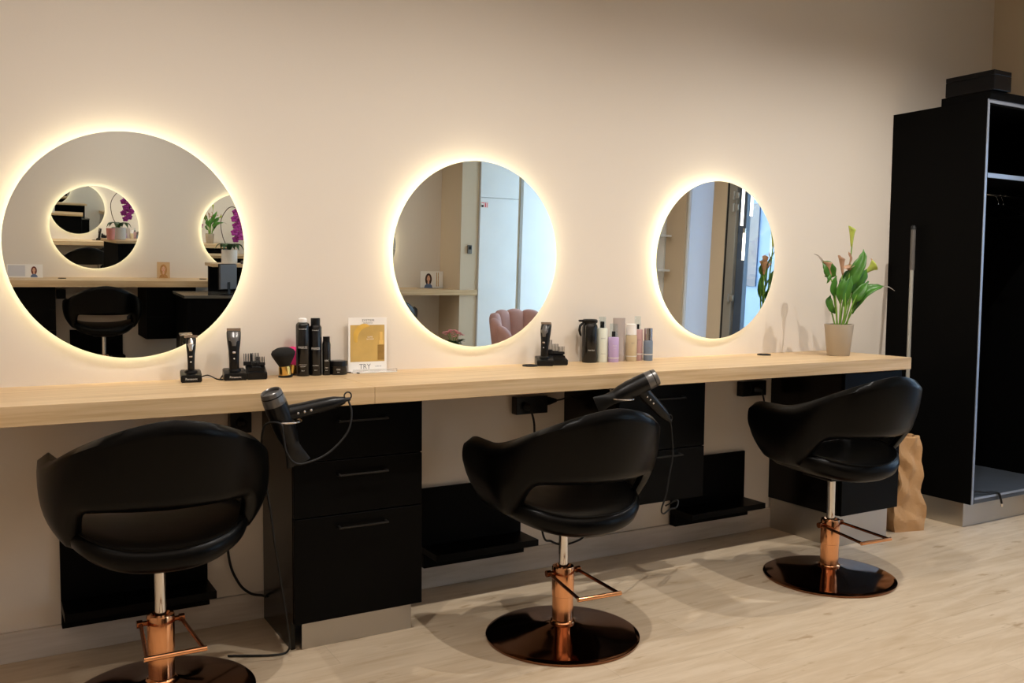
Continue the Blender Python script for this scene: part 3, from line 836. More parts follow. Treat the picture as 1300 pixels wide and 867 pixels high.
# black trigger spray bottle
t = thing('spray_bottle', 'black water spray bottle with trigger, left end of the care products', 'spray bottle', (1.398, -.060, ZT), R(-20), 'care products right of the middle mirror')
MB().lathe([(0, 0), (.034, 0), (.036, .004), (.036, .165), (.034, .175), (.030, .180), (.030, .184), (0, .184)], n=36).build('body', CANBLK, t, smooth=40)
MB().lathe([(0, .1845), (.034, .1845), (.036, .188), (.036, .197), (.03, .202), (0, .203)], n=36).build('spray_head', PLASTIC, t, smooth=40)
b = MB(); b.tube([(-.030, -.012, .190), (-.052, -.020, .172), (-.056, -.022, .152), (-.050, -.019, .132), (-.046, -.017, .125)], [.006, .006, .006, .005, .003], 10).build('trigger', PLASTIC, t, smooth=50)
MB().box(-.058, -.03, -.026, -.008, .190, .200, bev=.003).build('nozzle', PLASTIC, t)
text_part('MATRIX', .009, t, LETTER, (0, 0, .058), wrap=.0365)
bottle('mint white bottle with silver spray cap right beside the black spray bottle', (1.462, -.070, ZT), .0255, .160, MINT, PLASTIC, .030, .010, txt=[('INVIGO', .007, .112), ('BALANCE', .005, .04)], clear=(.0165, .052))
bottle('lilac spray bottle with clear cap, between the mint bottle and the silver tube', (1.512, -.092, ZT), .0255, .118, LILAC, PLASTIC, .026, .0085, txt=[('blond', .008, .078), ('spray', .006, .066)], stripe=.018, clear=(.0190, .062))
bottle('silver grey tube standing on its cap in the middle of the care products', (1.566, -.062, ZT), .027, .205, GREYTUBE, GREYTUBE, .030, .03, name='care_tube', shape='tube')
bottle('cream coloured bottle with white cap, third from the right of the care products', (1.622, -.085, ZT), .027, .125, CREAM, WHITE, .052, .0248, txt=[('nutri', .008, .088)], stripe=.022)
bottle('dusty pink bottle with tall clear spray cap', (1.672, -.068, ZT), .0255, .150, PINKB, PLASTIC, .024, .0085, txt=[('color', .008, .10)], stripe=.030, clear=(.0150, .062))
bottle('short blue grey bottle with silver and black cap, right end of the care products', (1.714, -.098, ZT), .0225, .098, BLUEB, SILVERCAP, .058, .0205, txt=[('silver', .007, .062)], stripe=.028)

# ------------------------------------------------------------------ calla plant
def leaf_rows(pts, widths, nrm, fold=.25, curl=0):
    P = bez(pts, 6); n = len(P); nrm = Vector(nrm).normalized(); rows = []
    for i, p in enumerate(P):
        v = i / (n - 1)
        d = (P[min(i + 1, n - 1)] - P[max(i - 1, 0)]).normalized()
        s = d.cross(nrm).normalized(); nn = s.cross(d)
        f = v * (len(widths) - 1); k = min(int(f), len(widths) - 2); w = widths[k] + (widths[k + 1] - widths[k]) * smooth01(f - k)
        rows.append([p + s * w * t_ + nn * (abs(t_) * fold * w + curl * w * t_ * t_) for t_ in (-1, -.6, -.25, 0, .25, .6, 1)])
    return rows
def calla(loc):
    t = thing('calla_lily', 'green calla lily with fading flowers in a taupe pot on the worktop', 'potted plant', loc)
    MB().lathe([(0, .002), (.050, .002), (.054, 0), (.057, .004), (.0735, .160), (.0735, .165), (.069, .165), (.0665, .150), (0, .150)], n=48).build('pot', TAUPE, t, smooth=40)
    MB().lathe([(.0665, .151), (.04, .156), (0, .157)], n=24).build('soil', SOIL, t, smooth=60)
    # local plane: u along the wall-facing picture plane, d = depth towards the viewer
    du = Vector((.86, -.50, 0)); dd = Vector((-.50, -.86, 0))
    def P(u, z, d=0): return du * u + dd * d + Vector((0, 0, z))
    s = 1 / 1120
    def Q(x, y, d=0): return P((x - 318) * s, .165 + (622 - y) * s * 1.0, d)
    V = dd
    def stem(pts, r=.0042, r1=.003, m_=STEM, nm='stem'):
        B = bez(pts, 6); b = MB(); b.tube(B, [r + (r1 - r) * i / (len(B) - 1) for i in range(len(B))], 8); return b.build(nm, m_, t, smooth=60)
    def leaf(pts, w, nrm, fold=.25, m_=LEAF, nm='leaf', curl=0):
        b = MB(); b.grid(leaf_rows(pts, w, nrm, fold, curl)); return b.build(nm, m_, t, smooth=60, solid=.0012)
    # stems
    stem([Q(322, 640, .0), Q(335, 500, .005), Q(352, 380, .01), Q(367, 270, .008), Q(376, 165, .006)], .0048, .0032)
    stem([Q(300, 640, .012), Q(292, 540, .02), Q(275, 430, .022), Q(250, 345, .02)])
    stem([Q(312, 640, .02), Q(310, 520, .03), Q(305, 400, .035), Q(318, 330, .03)])
    stem([Q(335, 640, .01), Q(345, 520, .03), Q(350, 420, .03), Q(360, 300, .025)])
    stem([Q(345, 640, -.01), Q(372, 540, -.01), Q(395, 440, -.015), Q(420, 350, -.02)])
    stem([Q(350, 640, .0), Q(385, 550, .015), Q(425, 470, .02), Q(470, 415, .02)])
    stem([Q(340, 640, -.02), Q(380, 500, -.03), Q(440, 380, -.03), Q(480, 315, -.03)])
    stem([Q(305, 640, -.02), Q(285, 560, -.03), Q(270, 510, -.035), Q(262, 470, -.03)])
    stem([Q(325, 640, .03), Q(330, 540, .045), Q(328, 450, .05), Q(330, 390, .045)])
    stem([Q(315, 640, -.01), Q(300, 520, -.02), Q(290, 430, -.03), Q(298, 360, -.03)])
    stem([Q(355, 640, .01), Q(365, 560, .03), Q(380, 500, .04), Q(400, 450, .04)])
    # leaves
    leaf([Q(385, 560, .015), Q(425, 470, .02), Q(480, 420, .022), Q(530, 405, .015), Q(572, 398, .0)], [.006, .026, .028, .018, .003], V + Vector((0, 0, .8)), .3)
    leaf([Q(572, 398, .0), Q(595, 400, .0), Q(620, 412, .0), Q(640, 425, .0)], [.003, .003, .002, .0008], V + Vector((0, 0, .8)), .2, DRY, 'dry_tip')
    leaf([Q(345, 420, .02), Q(375, 350, .028), Q(410, 285, .03), Q(436, 235, .02), Q(446, 185, .005)], [.010, .036, .032, .020, .002], V + Vector((-.5, 0, .2)), .35)
    leaf([Q(385, 440, .0), Q(420, 375, .0), Q(455, 335, -.01), Q(478, 300, -.02)], [.012, .034, .026, .004], V + Vector((.5, 0, .2)), .3)
    leaf([Q(385, 500, .03), Q(400, 460, .04), Q(430, 420, .04), Q(470, 370, .03)], [.008, .028, .024, .004], V + Vector((.2, 0, .5)), .3)
    leaf([Q(262, 350, .02), Q(240, 310, .03), Q(225, 280, .03), Q(203, 258, .02)], [.020, .034, .026, .006], V + Vector((.1, 0, -.2)), .25)
    leaf([Q(203, 258, .02), Q(192, 240, .015), Q(180, 222, .0), Q(160, 213, -.01)], [.006, .005, .003, .001], V, .2, DRY, 'dry_tip')
    leaf([Q(232, 335, .022), Q(238, 350, .03), Q(235, 370, .03), Q(228, 385, .025)], [.018, .012, .006, .001], V, .2)
    leaf([Q(292, 560, .0), Q(265, 530, .01), Q(250, 490, .01), Q(262, 455, .0)], [.004, .016, .018, .003], V + Vector((-.3, 0, .1)), .35)
    leaf([Q(280, 470, .02), Q(262, 420, .03), Q(268, 380, .03), Q(285, 340, .02)], [.006, .020, .018, .003], V + Vector((.3, 0, 0)), .3)
    leaf([Q(330, 520, .04), Q(330, 450, .05), Q(345, 390, .05), Q(365, 340, .04)], [.006, .024, .022, .003], V + Vector((.2, 0, .1)), .35)
    leaf([Q(310, 500, .03), Q(300, 440, .04), Q(312, 390, .042), Q(330, 345, .035)], [.006, .020, .018, .003], V + Vector((-.4, 0, .1)), .35)
    leaf([Q(340, 440, -.03), Q(350, 380, -.04), Q(375, 330, -.045), Q(395, 300, -.04)], [.008, .024, .020, .003], V, .3, DARKGREEN)
    leaf([Q(395, 540, .02), Q(412, 500, .03), Q(405, 470, .03), Q(390, 440, .02)], [.004, .012, .012, .003], V + Vector((.5, 0, .3)), .35, DARKGREEN)
    # flowers: rolled spathes
    def flower(base, tip, r, m_, nm='flower', open_=1.0):
        base, tip = Vector(base), Vector(tip); ax = (tip - base).normalized(); L_ = (tip - base).length
        x = ax.cross(V).normalized(); y = ax.cross(x); rows = []
        for i in range(9):
            v = i / 8; rad = r * (.22 + .55 * v ** .8 + .35 * open_ * v ** 4)
            row = []
            for k in range(15):
                a = 2 * PI * (k / 14) * .94
                hh = L_ * v * (1 - .22 * v * math.cos(a * .5) ** 2 * 0) + (.25 * L_ * v ** 3 * math.cos((a - PI)) * .5)
                row.append(base + ax * hh + (x * math.cos(a) + y * math.sin(a)) * rad)
            rows.append(row)
        b = MB(); b.grid(rows); f = b.build(nm, m_, t, smooth=60, solid=.001)
        return f
    flower(Q(374, 170, .006), Q(374, 62, .006), .017, SPATHE)
    flower(Q(318, 335, .03), Q(308, 235, .03), .016, PINKFL)
    flower(Q(360, 305, .025), Q(352, 285, .03), .026, PINKFL)
    flower(Q(480, 318, -.03), Q(528, 275, -.03), .024, SPATHE, open_=1.3)
    flower(Q(252, 345, .02), Q(232, 262, .02), .022, PINKFL)
    flower(Q(442, 275, -.01), Q(462, 255, -.01), .012, PINKFL)
    leaf([Q(362, 275, .01), Q(370, 240, .015), Q(358, 215, .02), Q(352, 200, .02)], [.003, .006, .006, .001], V, .3, PINKFL, 'withered_petal')
    leaf([Q(505, 280, -.03), Q(518, 258, -.03), Q(512, 245, -.03), Q(505, 235, -.03)], [.006, .006, .004, .001], V, .3, PINKFL, 'withered_petal')
    leaf([Q(305, 240, .03), Q(296, 226, .03), Q(286, 222, .03)], [.006, .004, .001], V, .3, PINKFL, 'withered_petal')
    return t
calla((2.831, -.285, ZT))

# ------------------------------------------------------------------ wardrobe
def wardrobe():
    x0, x1, yf, zt = 3.580, 4.505, -.575, 2.318
    t = thing('wardrobe', 'tall black open wardrobe with aluminium edges against the right wall', 'wardrobe', ((x0 + x1) / 2, -.29, 0))
    ox, oy = -(x0 + x1) / 2, .29
    def B(*a, **k): return MB().box(a[0] + ox, a[1] + ox, a[2] + oy, a[3] + oy, a[4], a[5], **k)
    th = .030
    B(x0, x0 + th, yf, -.002, .135, zt).build('side_panel', BLACKM, t)
    B(x1 - th, x1, yf, -.002, .135, zt).build('side_panel', BLACKM, t)
    B(x0 + th, x1 - th, -.012, -.002, .135, zt).build('back_panel', BLACKM, t)
    B(x0 + th, x1 - th, yf, -.013, zt - th, zt).build('top_panel', BLACKM, t)
    B(x0 + .008, x1, yf - .012, -.30, zt + .0005, zt + .044, bev=.002).build('cornice', BLACKM, t)
    B(x0 + th, x1 - th, yf + .01, -.013, 1.905, 1.935).build('shelf', BLACKM, t)
    B(x0 + th, x1 - th, yf, -.013, .137, .172).build('bottom_board', mat('daylit_bottom_board', (70, 76, 84), .4, var=.1), t)  # bluish daylight on the black interior's floor is put into this colour
    # aluminium edging
    e = .004
    b = MB()
    b.box(x0 + .003 + ox, x0 + .019 + ox, yf - e + oy, yf - .0003 + oy, .135, zt)
    b.box(x0 + .019 + ox, x1 + ox, yf - e + oy, yf - .0003 + oy, zt - .020, zt)
    b.build('edge_strip', ALU, t)
    B(x0 + th, x1 - th, yf + .004, yf + .0095, 1.908, 1.932).build('shelf_edge', ALU, t)
    B(x0 + th, x1 - th, yf - e, yf - .0003, .160, .172).build('edge_strip', ALU, t)
    # plinth
    B(x0 + .012, x1, yf + .048, yf + .064, .001, .136).build('plinth', STEEL, t)
    B(x0 + .012, x0 + .026, yf + .0645, -.018, .001, .136).build('plinth', STEEL, t)
    # hanging rail
    MB().cyl((x0 + th + ox, -.30 + oy, 1.86), (x1 - th + ox, -.30 + oy, 1.86), .012, n=16).build('hanging_rail', CHROME, t, smooth=40)
    return t
wardrobe()
# clothes hangers hanging from the rail (hooks show at the picture edge)
def hanger(label, x):
    t = thing('clothes_hanger', label, 'clothes hanger', (x, -.30, 1.86), R(80), 'clothes hangers in the wardrobe')
    pts = [(-.012, 0, -.002)] + [(.0155 * math.cos(a), 0, .0155 * math.sin(a)) for a in [PI - PI * k / 8 for k in range(9)]] + [(.012, 0, -.016), (0, 0, -.030), (0, 0, -.055)]
    MB().tube(pts, .002, 8).build('hook', CHROME, t, smooth=60)
    b = MB(); b.tube([(-.20, 0, -.13), (-.10, 0, -.09), (0, 0, -.055), (.10, 0, -.09), (.20, 0, -.13)], .006, 8); b.tube([(-.20, 0, -.13), (.20, 0, -.13)], .005, 8)
    b.build('shoulder_bar', BLACKM, t, smooth=60)
    return t
hanger('clothes hanger on the wardrobe rail, nearer the camera side', 4.16)
hanger('clothes hanger on the wardrobe rail, second from the left', 4.21)
# box on top
BOXM = mat('charcoal_board', (7, 7, 9), .3, spec=.25, var=.1)
t = thing('storage_box', 'black storage box on top of the wardrobe', 'box', (3.66, -.46, 2.3625), 0)
MB().box(-.075, .08, -.145, .135, 0, .078, bev=.003).build('box_body', BOXM, t)
MB().box(-.075, .08, -.145, .135, .0785, .104, bev=.003).build('lid', BOXM, t)
# strap on the wardrobe floor
t = thing('strap', 'black strap with a metal tip hanging over the front edge of the wardrobe floor', 'strap', (3.70, -.55, .1722), 0)
b = MB(); b.tube(bez([(-.07, .03, .012), (-.03, .01, .022), (.03, -.01, .014), (.09, -.022, .012), (.125, -.034, .002), (.135, -.040, -.030), (.142, -.042, -.055)], 6), .008, 8, flat=.6).build('band', RUBBER, t, smooth=60)
MB().tube([(.142, -.042, -.055), (.145, -.042, -.072)], .007, 10).build('metal_tip', CHROME, t, smooth=60)
# mop
top = Vector((3.545, -.186, 1.668)); bot = Vector((3.405, -.285, .03))
t = thing('floor_mop', 'grey floor mop leaning against the left side of the wardrobe', 'mop', tuple(bot))
v = top - bot
MB().tube([v * .0, v * .845], .0105, 14).build('pole', mat('light_grey_pole', (170, 168, 160), .35, metal=.3, var=.05), t, smooth=60)
MB().tube([v * .845, v * .85, v * .985], [.0125, .0135, .0135], 14).build('grip', mat('grey_grip', (92, 88, 84), .5, var=.1), t, smooth=60)
MB().tube([v * .985, v * .995, v * 1.0], [.015, .014, .009], 14).build('end_cap', RUBBER, t, smooth=60)
MB().box(-.06, .06, -.055, .055, -.029, -.006, bev=.006).build('mop_head', mat('grey_mop_pad', (120, 120, 118), .9, bump=.5, bscale=200), t)

# paper bag
def paper_bag(loc, rz):
    t = thing('paper_bag', 'crumpled brown paper bag standing on the floor between drawer unit and wardrobe', 'paper bag', loc, rz)
    W_, D_, H_ = .165, .12, .515
    rnd = random.Random(3)
    NZ = 40
    per = []
    for (xa, ya), (xb, yb), k in (((-W_ / 2, -D_ / 2), (W_ / 2, -D_ / 2), 22), ((W_ / 2, -D_ / 2), (W_ / 2, D_ / 2), 14), ((W_ / 2, D_ / 2), (-W_ / 2, D_ / 2), 22), ((-W_ / 2, D_ / 2), (-W_ / 2, -D_ / 2), 14)):
        for i in range(k): per.append((xa + (xb - xa) * i / k, ya + (yb - ya) * i / k))
    waves = [(Vector((rnd.uniform(-1, 1), rnd.uniform(-1, 1), rnd.uniform(-1, 1))).normalized(), rnd.uniform(4, 15), rnd.uniform(0, 1),
              Vector((rnd.uniform(-1, 1), rnd.uniform(-1, 1), rnd.uniform(-.5, .5)))) for _ in range(16)]
    def crumple(p):     # sharp folds: a sum of triangle waves running in different directions
        out = Vector((0, 0, 0))
        for d, f, ph, dirv in waves:
            t_ = (p.dot(d) * f + ph) % 1.0
            out += dirv * (abs(t_ * 2 - 1) - .5) * (.085 / f)
        return out
    rows = []
    for j in range(NZ + 1):
        v = j / NZ; row = []
        sx = 1.12 - .30 * smooth01(v * 1.1) + .06 * math.sin(v * 9); sy = 1.12 - .30 * smooth01(v)
        for x, y in per:
            n = crumple(Vector((x, y, v * H_)))
            f = min(1, v * 8)
            row.append(Vector((x * sx + n.x * f, y * sy + n.y * f, v * H_ + (n.z * .8 if v > .97 else 0))))
        rows.append(row)
    b = MB(); vs = b.grid(rows, closed_u=True); b.bm.faces.new(vs[0][::-1])
    b.build('bag_body', KRAFT, t, smooth=10, solid=.001)
    return t
paper_bag((3.268, -.378, .001), R(-14))

# ------------------------------------------------------------------ the opposite side of the room (seen in the mirrors)
G2 = 'fittings along the opposite wall'
def wbt(x, z=0, y=0): return WB(x, y, z)
t = worktop('worktop', 'light oak worktop on the opposite wall, seen only in the left mirror', -1.10, 1.30, .52, (), wbt(0), RWB)
t = worktop('worktop', 'pale worktop below the picture stand in the middle mirror', -4.06, -2.4, .52, (), wbt(0), RWB)
def wmirror(x, label):
    return round_mirror(0, 0, .018, label, wbt(x, 1.446, .040), RWB, group='round mirrors on the opposite wall')
wmirror(0, 'small looking round backlit mirror seen inside the left mirror, nearest its centre')
wmirror(1.41, 'round mirror cut by the right rim of the left mirror, with the calla in it')
wmirror(2.82, 'round backlit mirror peeping in at the left rim of the middle mirror')
cabinet('black drawer unit under the opposite worktop, left part of the left mirror', .40, .88, -.44, .106, .895, (.49, .69), wbt(0), RWB, side=BLACKM)
cabinet('black hung unit under the opposite worktop, beside the reflected chair in the left mirror', -.86, -.39, -.44, .38, .895, (.6,), wbt(0), RWB, side=BLACKM)
footrest('black wall footrest behind the reflected chair in the left mirror', -.24, .24, 'black wall footrests', wbt(0), RWB)
socket_box('black socket box under the opposite worktop, left of the reflected chair', .27, .35, .75, .84, loc=wbt(0), rz=RWB)
grommet(wbt(-.32, ZT, .22), 'cable grommet on the opposite worktop, left of the small looking mirror', RWB)
grommet(wbt(.98, ZT, .22), 'cable grommet at the right end of the opposite worktop', RWB)
dup(ch1, WB(-.02, .60, 0), RWB + R(4), 'black salon chair reflected in the left mirror, facing the opposite wall')
dup(ch1, WB(2.80, .70, 0), RWB + R(30), 'black salon chair at the lower left rim of the middle mirror')

def person_card(name, label, loc, rz, w, h, bg, hair, top, off=0, hs=1.0, extra=None, cat='picture card'):
    t = thing(name, label, cat, loc, rz)
    MB().box(-w / 2, w / 2, -.002, .002, 0, h, bev=.0005).build('card', bg, t)
    c = (off, h * .58)
    def ell(cx, cz, rx, rz_, d, nm, m_, a0=0, a1=2 * PI):
        pts = [(cx + rx * math.cos(a0 + (a1 - a0) * k / 28), -.0022, cz + rz_ * math.sin(a0 + (a1 - a0) * k / 28)) for k in range(28)]
        MB().poly(pts, (0, -d, 0)).build(nm, m_, t)
    s = h * hs
    ell(c[0], c[1] - s * .06, s * .21, s * .34, .0004, 'printed_hair', hair)
    pts = [(c[0] - s * .26, -.0022, .004), (c[0] + s * .26, -.0022, .004), (c[0] + s * .22, -.0022, h * .16), (c[0] + s * .08, -.0022, h * .28), (c[0] - s * .08, -.0022, h * .28), (c[0] - s * .22, -.0022, h * .16)]
    MB().poly(pts, (0, -.0006, 0)).build('printed_top', top, t)
    ell(c[0], c[1] - s * .22, s * .06, s * .12, .0008, 'printed_neck', SKINP)
    ell(c[0], c[1], s * .115, s * .165, .0010, 'printed_face', SKINP)
    for sx in (-1, 1):
        ell(c[0] + sx * s * .045, c[1] + s * .025, s * .018, s * .008, .0013, 'printed_eye', HAIRBR)
        pts = [(c[0] + sx * s * .02, -.0022, c[1] + s * .17), (c[0] + sx * s * .12, -.0022, c[1] + s * .12), (c[0] + sx * s * .15, -.0022, c[1] - s * .18), (c[0] + sx * s * .115, -.0022, c[1] - s * .16), (c[0] + sx * s * .095, -.0022, c[1] + s * .05)]
        MB().poly(pts, (0, -.0012, 0)).build('printed_hair', hair, t)
    ell(c[0], c[1] - s * .085, s * .035, s * .012, .0013, 'printed_mouth', TAGRED)
    return t
t = person_card('picture_card', 'white card with a red haired woman at the left rim of the left mirror', WB(-.62, .10, ZT), RWB, .30, .125, CARD, HAIRRED, SHIRT, off=-.075, hs=.95)
MB().box(.0, .14, -.0026, -.0021, .012, .115).build('printed_panel', PRINTBG, t)
t = person_card('picture_card', 'tan portrait card of a blonde woman on the opposite worktop', WB(.62, .10, ZT), RWB, .125, .165, PRINTTAN, HAIRBL, HAIRBL, hs=1.0)
t = person_card('picture_stand', 'clear stand with a brown haired woman poster on the worktop in the middle mirror', WB(3.66, .12, ZT), RWB, .30, .20, CARD, HAIRBR, SHIRT, off=.045, hs=1.05, cat='picture stand')
MB().box(-.068, -.06, -.004, -.0026, .02, .185).box(-.09, -.082, -.004, -.0026, .02, .185).build('printed_bottles', GOLD, t)
MB().box(-.17, .17, -.05, .05, -.0, .003).build('stand_foot', ACRYL, t)

# column and white tall cabinets
struct(MB().box(3.83 + 0, 4.06, .0, .50, 0, CH).build('trim_1', WALL2))
o = [k for k in bpy.data.objects if k.name == 'trim_1'][0]; o.location = WO; o.rotation_euler = (0, 0, WA)
t = thing('wall_intercom', 'small grey intercom on the sand coloured pier in the middle mirror', 'intercom', WB(3.945, .502, 1.43), RWB)
MB().box(-.028, .028, -.018, 0, -.05, .05, bev=.004).build('housing', PLASTICG, t); MB().box(-.018, .018, -.020, -.0185, .0, .036).build('display', PLASTIC, t)
def tall_cab(x0, x1, label, zsplit):
    t = thing('tall_cabinet', label, 'cabinet', WB(0, 0, 0), RWB, 'white tall cabinets')
    MB().box(-x1, -x0, -.50, -.002, .001, 2.9).build('carcass', WHITEP, t)
    zs = [.06, zsplit, 2.9] if zsplit else [.06, 2.9]
    for a, b in zip(zs, zs[1:]):
        MB().box(-x1 + .003, -x0 - .003, -.522, -.5015, a + .003, b - .003, bev=.002).build('door', WHITEP, t)
    return t
tc = tall_cab(4.064, 4.60, 'white tall cabinet with a horizontal door joint, left of the two in the middle mirror', 2.04)
tall_cab(4.66, 5.45, 'white tall cabinet without joint, behind the pink armchair in the middle mirror', None)
struct(MB().box(4.602, 4.658, .0, .47, 0, CH).build('trim_2', WALL2)); o = bpy.data.objects['trim_2']; o.location = WO; o.rotation_euler = (0, 0, WA)
# small fire sign
t = thing('fire_sign', 'small red and white fire extinguisher sign on the white cabinet in the middle mirror', 'sign', WB(4.125, .5245, 1.955), RWB)
MB().box(-.05, .05, -.0015, 0, -.035, .035).build('plate', WHITE, t)
MB().box(.018, .045, -.0025, -.0016, -.028, -.002).build('flame_mark', PLASTIC, t)
MB().box(-.018, -.004, -.0025, -.0016, -.028, .018).box(-.022, -.002, -.0025, -.0016, .020, .026).box(-.038, -.030, -.0025, -.0016, -.03, .026).box(.006, .012, -.0025, -.0016, -.028, .026).box(.012, .045, -.0025, -.0016, .018, .026).build('extinguisher_mark', TAGRED, t)

# pink scalloped armchair
t = thing('scalloped_armchair', 'dusty pink velvet armchair with scalloped back in the middle mirror', 'armchair', (4.06, -4.78, 0), R(176))
NL = 9
rows = []
NA = NL * 12
for i in range(NA + 1):
    f = i / NA * NL
    ph = abs(math.sin(PI * f)) ** .6
    a = PI * (i / NA - .5) * 1.25
    e = abs(i / NA - .5) * 2
    top_ = .80 - .21 * e ** 2.2 - .030 * (1 - ph)
    r0 = .035 + .028 * ph
    sect = []
    for k in range(22):
        q = 2 * PI * k / 22
        c, d = math.cos(q), math.sin(q)
        z = .30 + (top_ - .30) * (.5 + .5 * math.copysign(abs(d) ** .35, d))
        v = (z - .30) / .5
        off = math.copysign(abs(c) ** .6, c) * r0 * (.55 if abs(d) > .97 else 1) + .07 * v
        sect.append(Vector(((.40 + off) * math.sin(a), (.33 + off) * math.cos(a), z)))
    rows.append(sect)
b = MB(); vs = b.grid(rows, closed_u=True); b.bm.faces.new(vs[0][::-1]); b.bm.faces.new(vs[-1]); b.build('scalloped_back', PINKV, t, smooth=70)
MB().lathe([(0, .26), (.34, .26), (.37, .30), (.37, .40), (.34, .44), (0, .45)], n=48, sy=.85, c=(0, .0, 0)).build('seat', PINKV, t, smooth=50)
for sx, sy in ((-1, -1), (1, -1), (-1, 1), (1, 1)):
    MB().tube([(sx * .22, sy * .18, .259), (sx * .27, sy * .23, .0)], [.016, .01], 12).build('leg', GOLD, t, smooth=40)
# flowers on a side table
t = thing('side_table', 'small round side table under the pink flowers in the middle mirror', 'side table', (3.17, -4.95, 0))
MB().lathe([(0, .335), (.19, .335), (.195, .342), (.19, .350), (0, .350)], n=40).build('table_top', WHITE, t, smooth=40)
MB().lathe([(0, .014), (.018, .014), (.018, .334), (0, .334)], n=16).build('stem', GOLD, t, smooth=40)
MB().lathe([(0, .0), (.14, .0), (.14, .008), (.03, .013), (0, .013)], n=32).build('foot', GOLD, t, smooth=40)
t = thing('kalanchoe', 'pink flowering potted plant at the lower rim of the middle mirror', 'potted plant', (3.17, -4.95, .3505))
MB().lathe([(0, 0), (.055, 0), (.07, .10), (.066, .10), (.06, .09), (0, .09)], n=28).build('pot', WHITE, t, smooth=40)
rnd = random.Random(11)
for k in range(22):
    a = rnd.uniform(0, 2 * PI); r_ = rnd.uniform(.03, .10); z = rnd.uniform(.10, .15)
    p0 = Vector((0, 0, .09)); p1 = Vector((r_ * math.cos(a), r_ * math.sin(a), z)); p2 = p1 * 1.0 + Vector((.04 * math.cos(a), .04 * math.sin(a), .0))
    b = MB(); b.grid(leaf_rows([p0, p1, p2], [.004, .028, .003], (0, 0, 1), .2)); b.build('leaf', DARKGREEN, t, smooth=60, solid=.001)
for k in range(40):
    a = rnd.uniform(0, 2 * PI); r_ = .11 * math.sqrt(rnd.random()); z = .24 - 2.5 * r_ * r_ + rnd.uniform(-.02, .015)
    c = Vector((r_ * math.cos(a), r_ * math.sin(a), z)); b = MB()
    for q in range(4):
        f = q * PI / 2 + a; b.sphere(c + Vector((.009 * math.cos(f), .009 * math.sin(f), 0)), .009, (1, 1, .5), seg=8)
    b.build('flower', PINKSM, t, smooth=60)
for k in range(7):
    a = 2 * PI * k / 7; MB().tube(bez([(0, 0, .09), (.03 * math.cos(a), .03 * math.sin(a), .15), (.06 * math.cos(a), .06 * math.sin(a), .21)], 5), .003, 6).build('stem', STEM, t, smooth=60)

# reception desk beside the opposite worktop
t = thing('reception_desk', 'black reception desk with glossy grey top at the right rim of the left mirror', 'desk', (1.15, -5.44, 0), 0)
MB().box(-.58, .75, -.26, .28, .001, .845, bev=.002).build('desk_body', BLACK, t)
MB().box(-.61, .75, -.28, .31, .846, .872, bev=.002).build('desk_top', mat('smoked_glossy_top', (92, 90, 84), .12, spec=.7, var=.1), t)
MB().box(-.28, .75, -.28, -.24, .873, 1.12, bev=.002).build('riser', BLACKM, t)
MB().box(-.30, .75, -.32, .02, 1.1205, 1.15, bev=.002).build('raised_shelf', OAK, t)
t = thing('monitor', 'grey backed monitor on the reception desk', 'monitor', (.945, -5.20, .8725), R(150))
MB().box(-.10, .10, -.008, .012, .055, .285, bev=.004).build('screen', SCREEN, t); MB().box(-.105, .105, .0125, .018, .050, .290, bev=.002).build('bezel', PLASTIC, t)
MB().box(-.015, .015, -.012, -.0085, .006, .12).build('stand', PLASTIC, t); MB().box(-.07, .07, -.06, .04, 0, .006, bev=.002).build('stand_foot', PLASTIC, t)

def orchid(label, loc, rz, s=1.0):
    t = thing('orchid', label, 'potted plant', loc, rz, 'purple orchids'); 
    MB().lathe([(0, 0), (.078 * s, 0), (.082 * s, .004), (.082 * s, .15 * s), (.077 * s, .15 * s), (.074 * s, .135 * s), (0, .135 * s)], n=40).build('pot', mat_pot, t, smooth=40)
    for k, a in enumerate((0, 1.1, 2.2, 3.3, 4.3, 5.3)):
        c, d = math.cos(a), math.sin(a)
        b = MB(); b.grid(leaf_rows([(0, 0, .13 * s), (.05 * c * s, .05 * d * s, .20 * s), (.11 * c * s, .11 * d * s, .20 * s), (.15 * c * s, .15 * d * s, .15 * s)], [.01 * s, .03 * s, .03 * s, .004], (0, 0, 1), .25)); b.build('leaf', DARKGREEN, t, smooth=60, solid=.002)
    arch = bez([(0, 0, .14 * s), (-.07 * s, .01, .28 * s), (-.09 * s, .01, .45 * s), (-.02 * s, 0, .58 * s), (.06 * s, -.01, .60 * s), (.12 * s, -.015, .52 * s), (.13 * s, -.02, .36 * s)], 8)
    MB().tube(arch, .004 * s, 8).build('stem', BROWNST, t, smooth=60)
    rnd = random.Random(5)
    for k in range(13):
        p = Vector((.075 * s + .035 * s * (k % 3) - .02 * s * (k % 2), -.03 + .02 * (k % 2), (.55 - .024 * k) * s))
        b = MB()
        for q in range(5):
            f = 2 * PI * q / 5 + PI / 2
            b.sphere(p + Vector((.022 * s * math.cos(f), 0, .022 * s * math.sin(f))), .020 * s, (1, .3, .8), seg=10)
        b.sphere(p + Vector((0, -.008 * s, 0)), .008 * s, seg=8)
        b.build('flower', PURPLE, t, smooth=60)
    return t
mat_pot = mat('white_dimpled_pot', (226, 224, 218), .5, bump=.4, bscale=90)
orchid('purple orchid in a white pot on the raised shelf of the reception desk', (1.03, -5.52, 1.1502), 0, .9)
t = thing('card_terminal', 'small dark device beside the orchid pot on the reception shelf', 'terminal', (1.185, -5.45, 1.1502), R(170))
MB().box(-.045, .045, -.06, .06, 0, .03, bev=.006).build('housing', PLASTIC, t); MB().box(-.03, .03, -.05, -.005, .0305, .032).build('display', SCREEN, t)
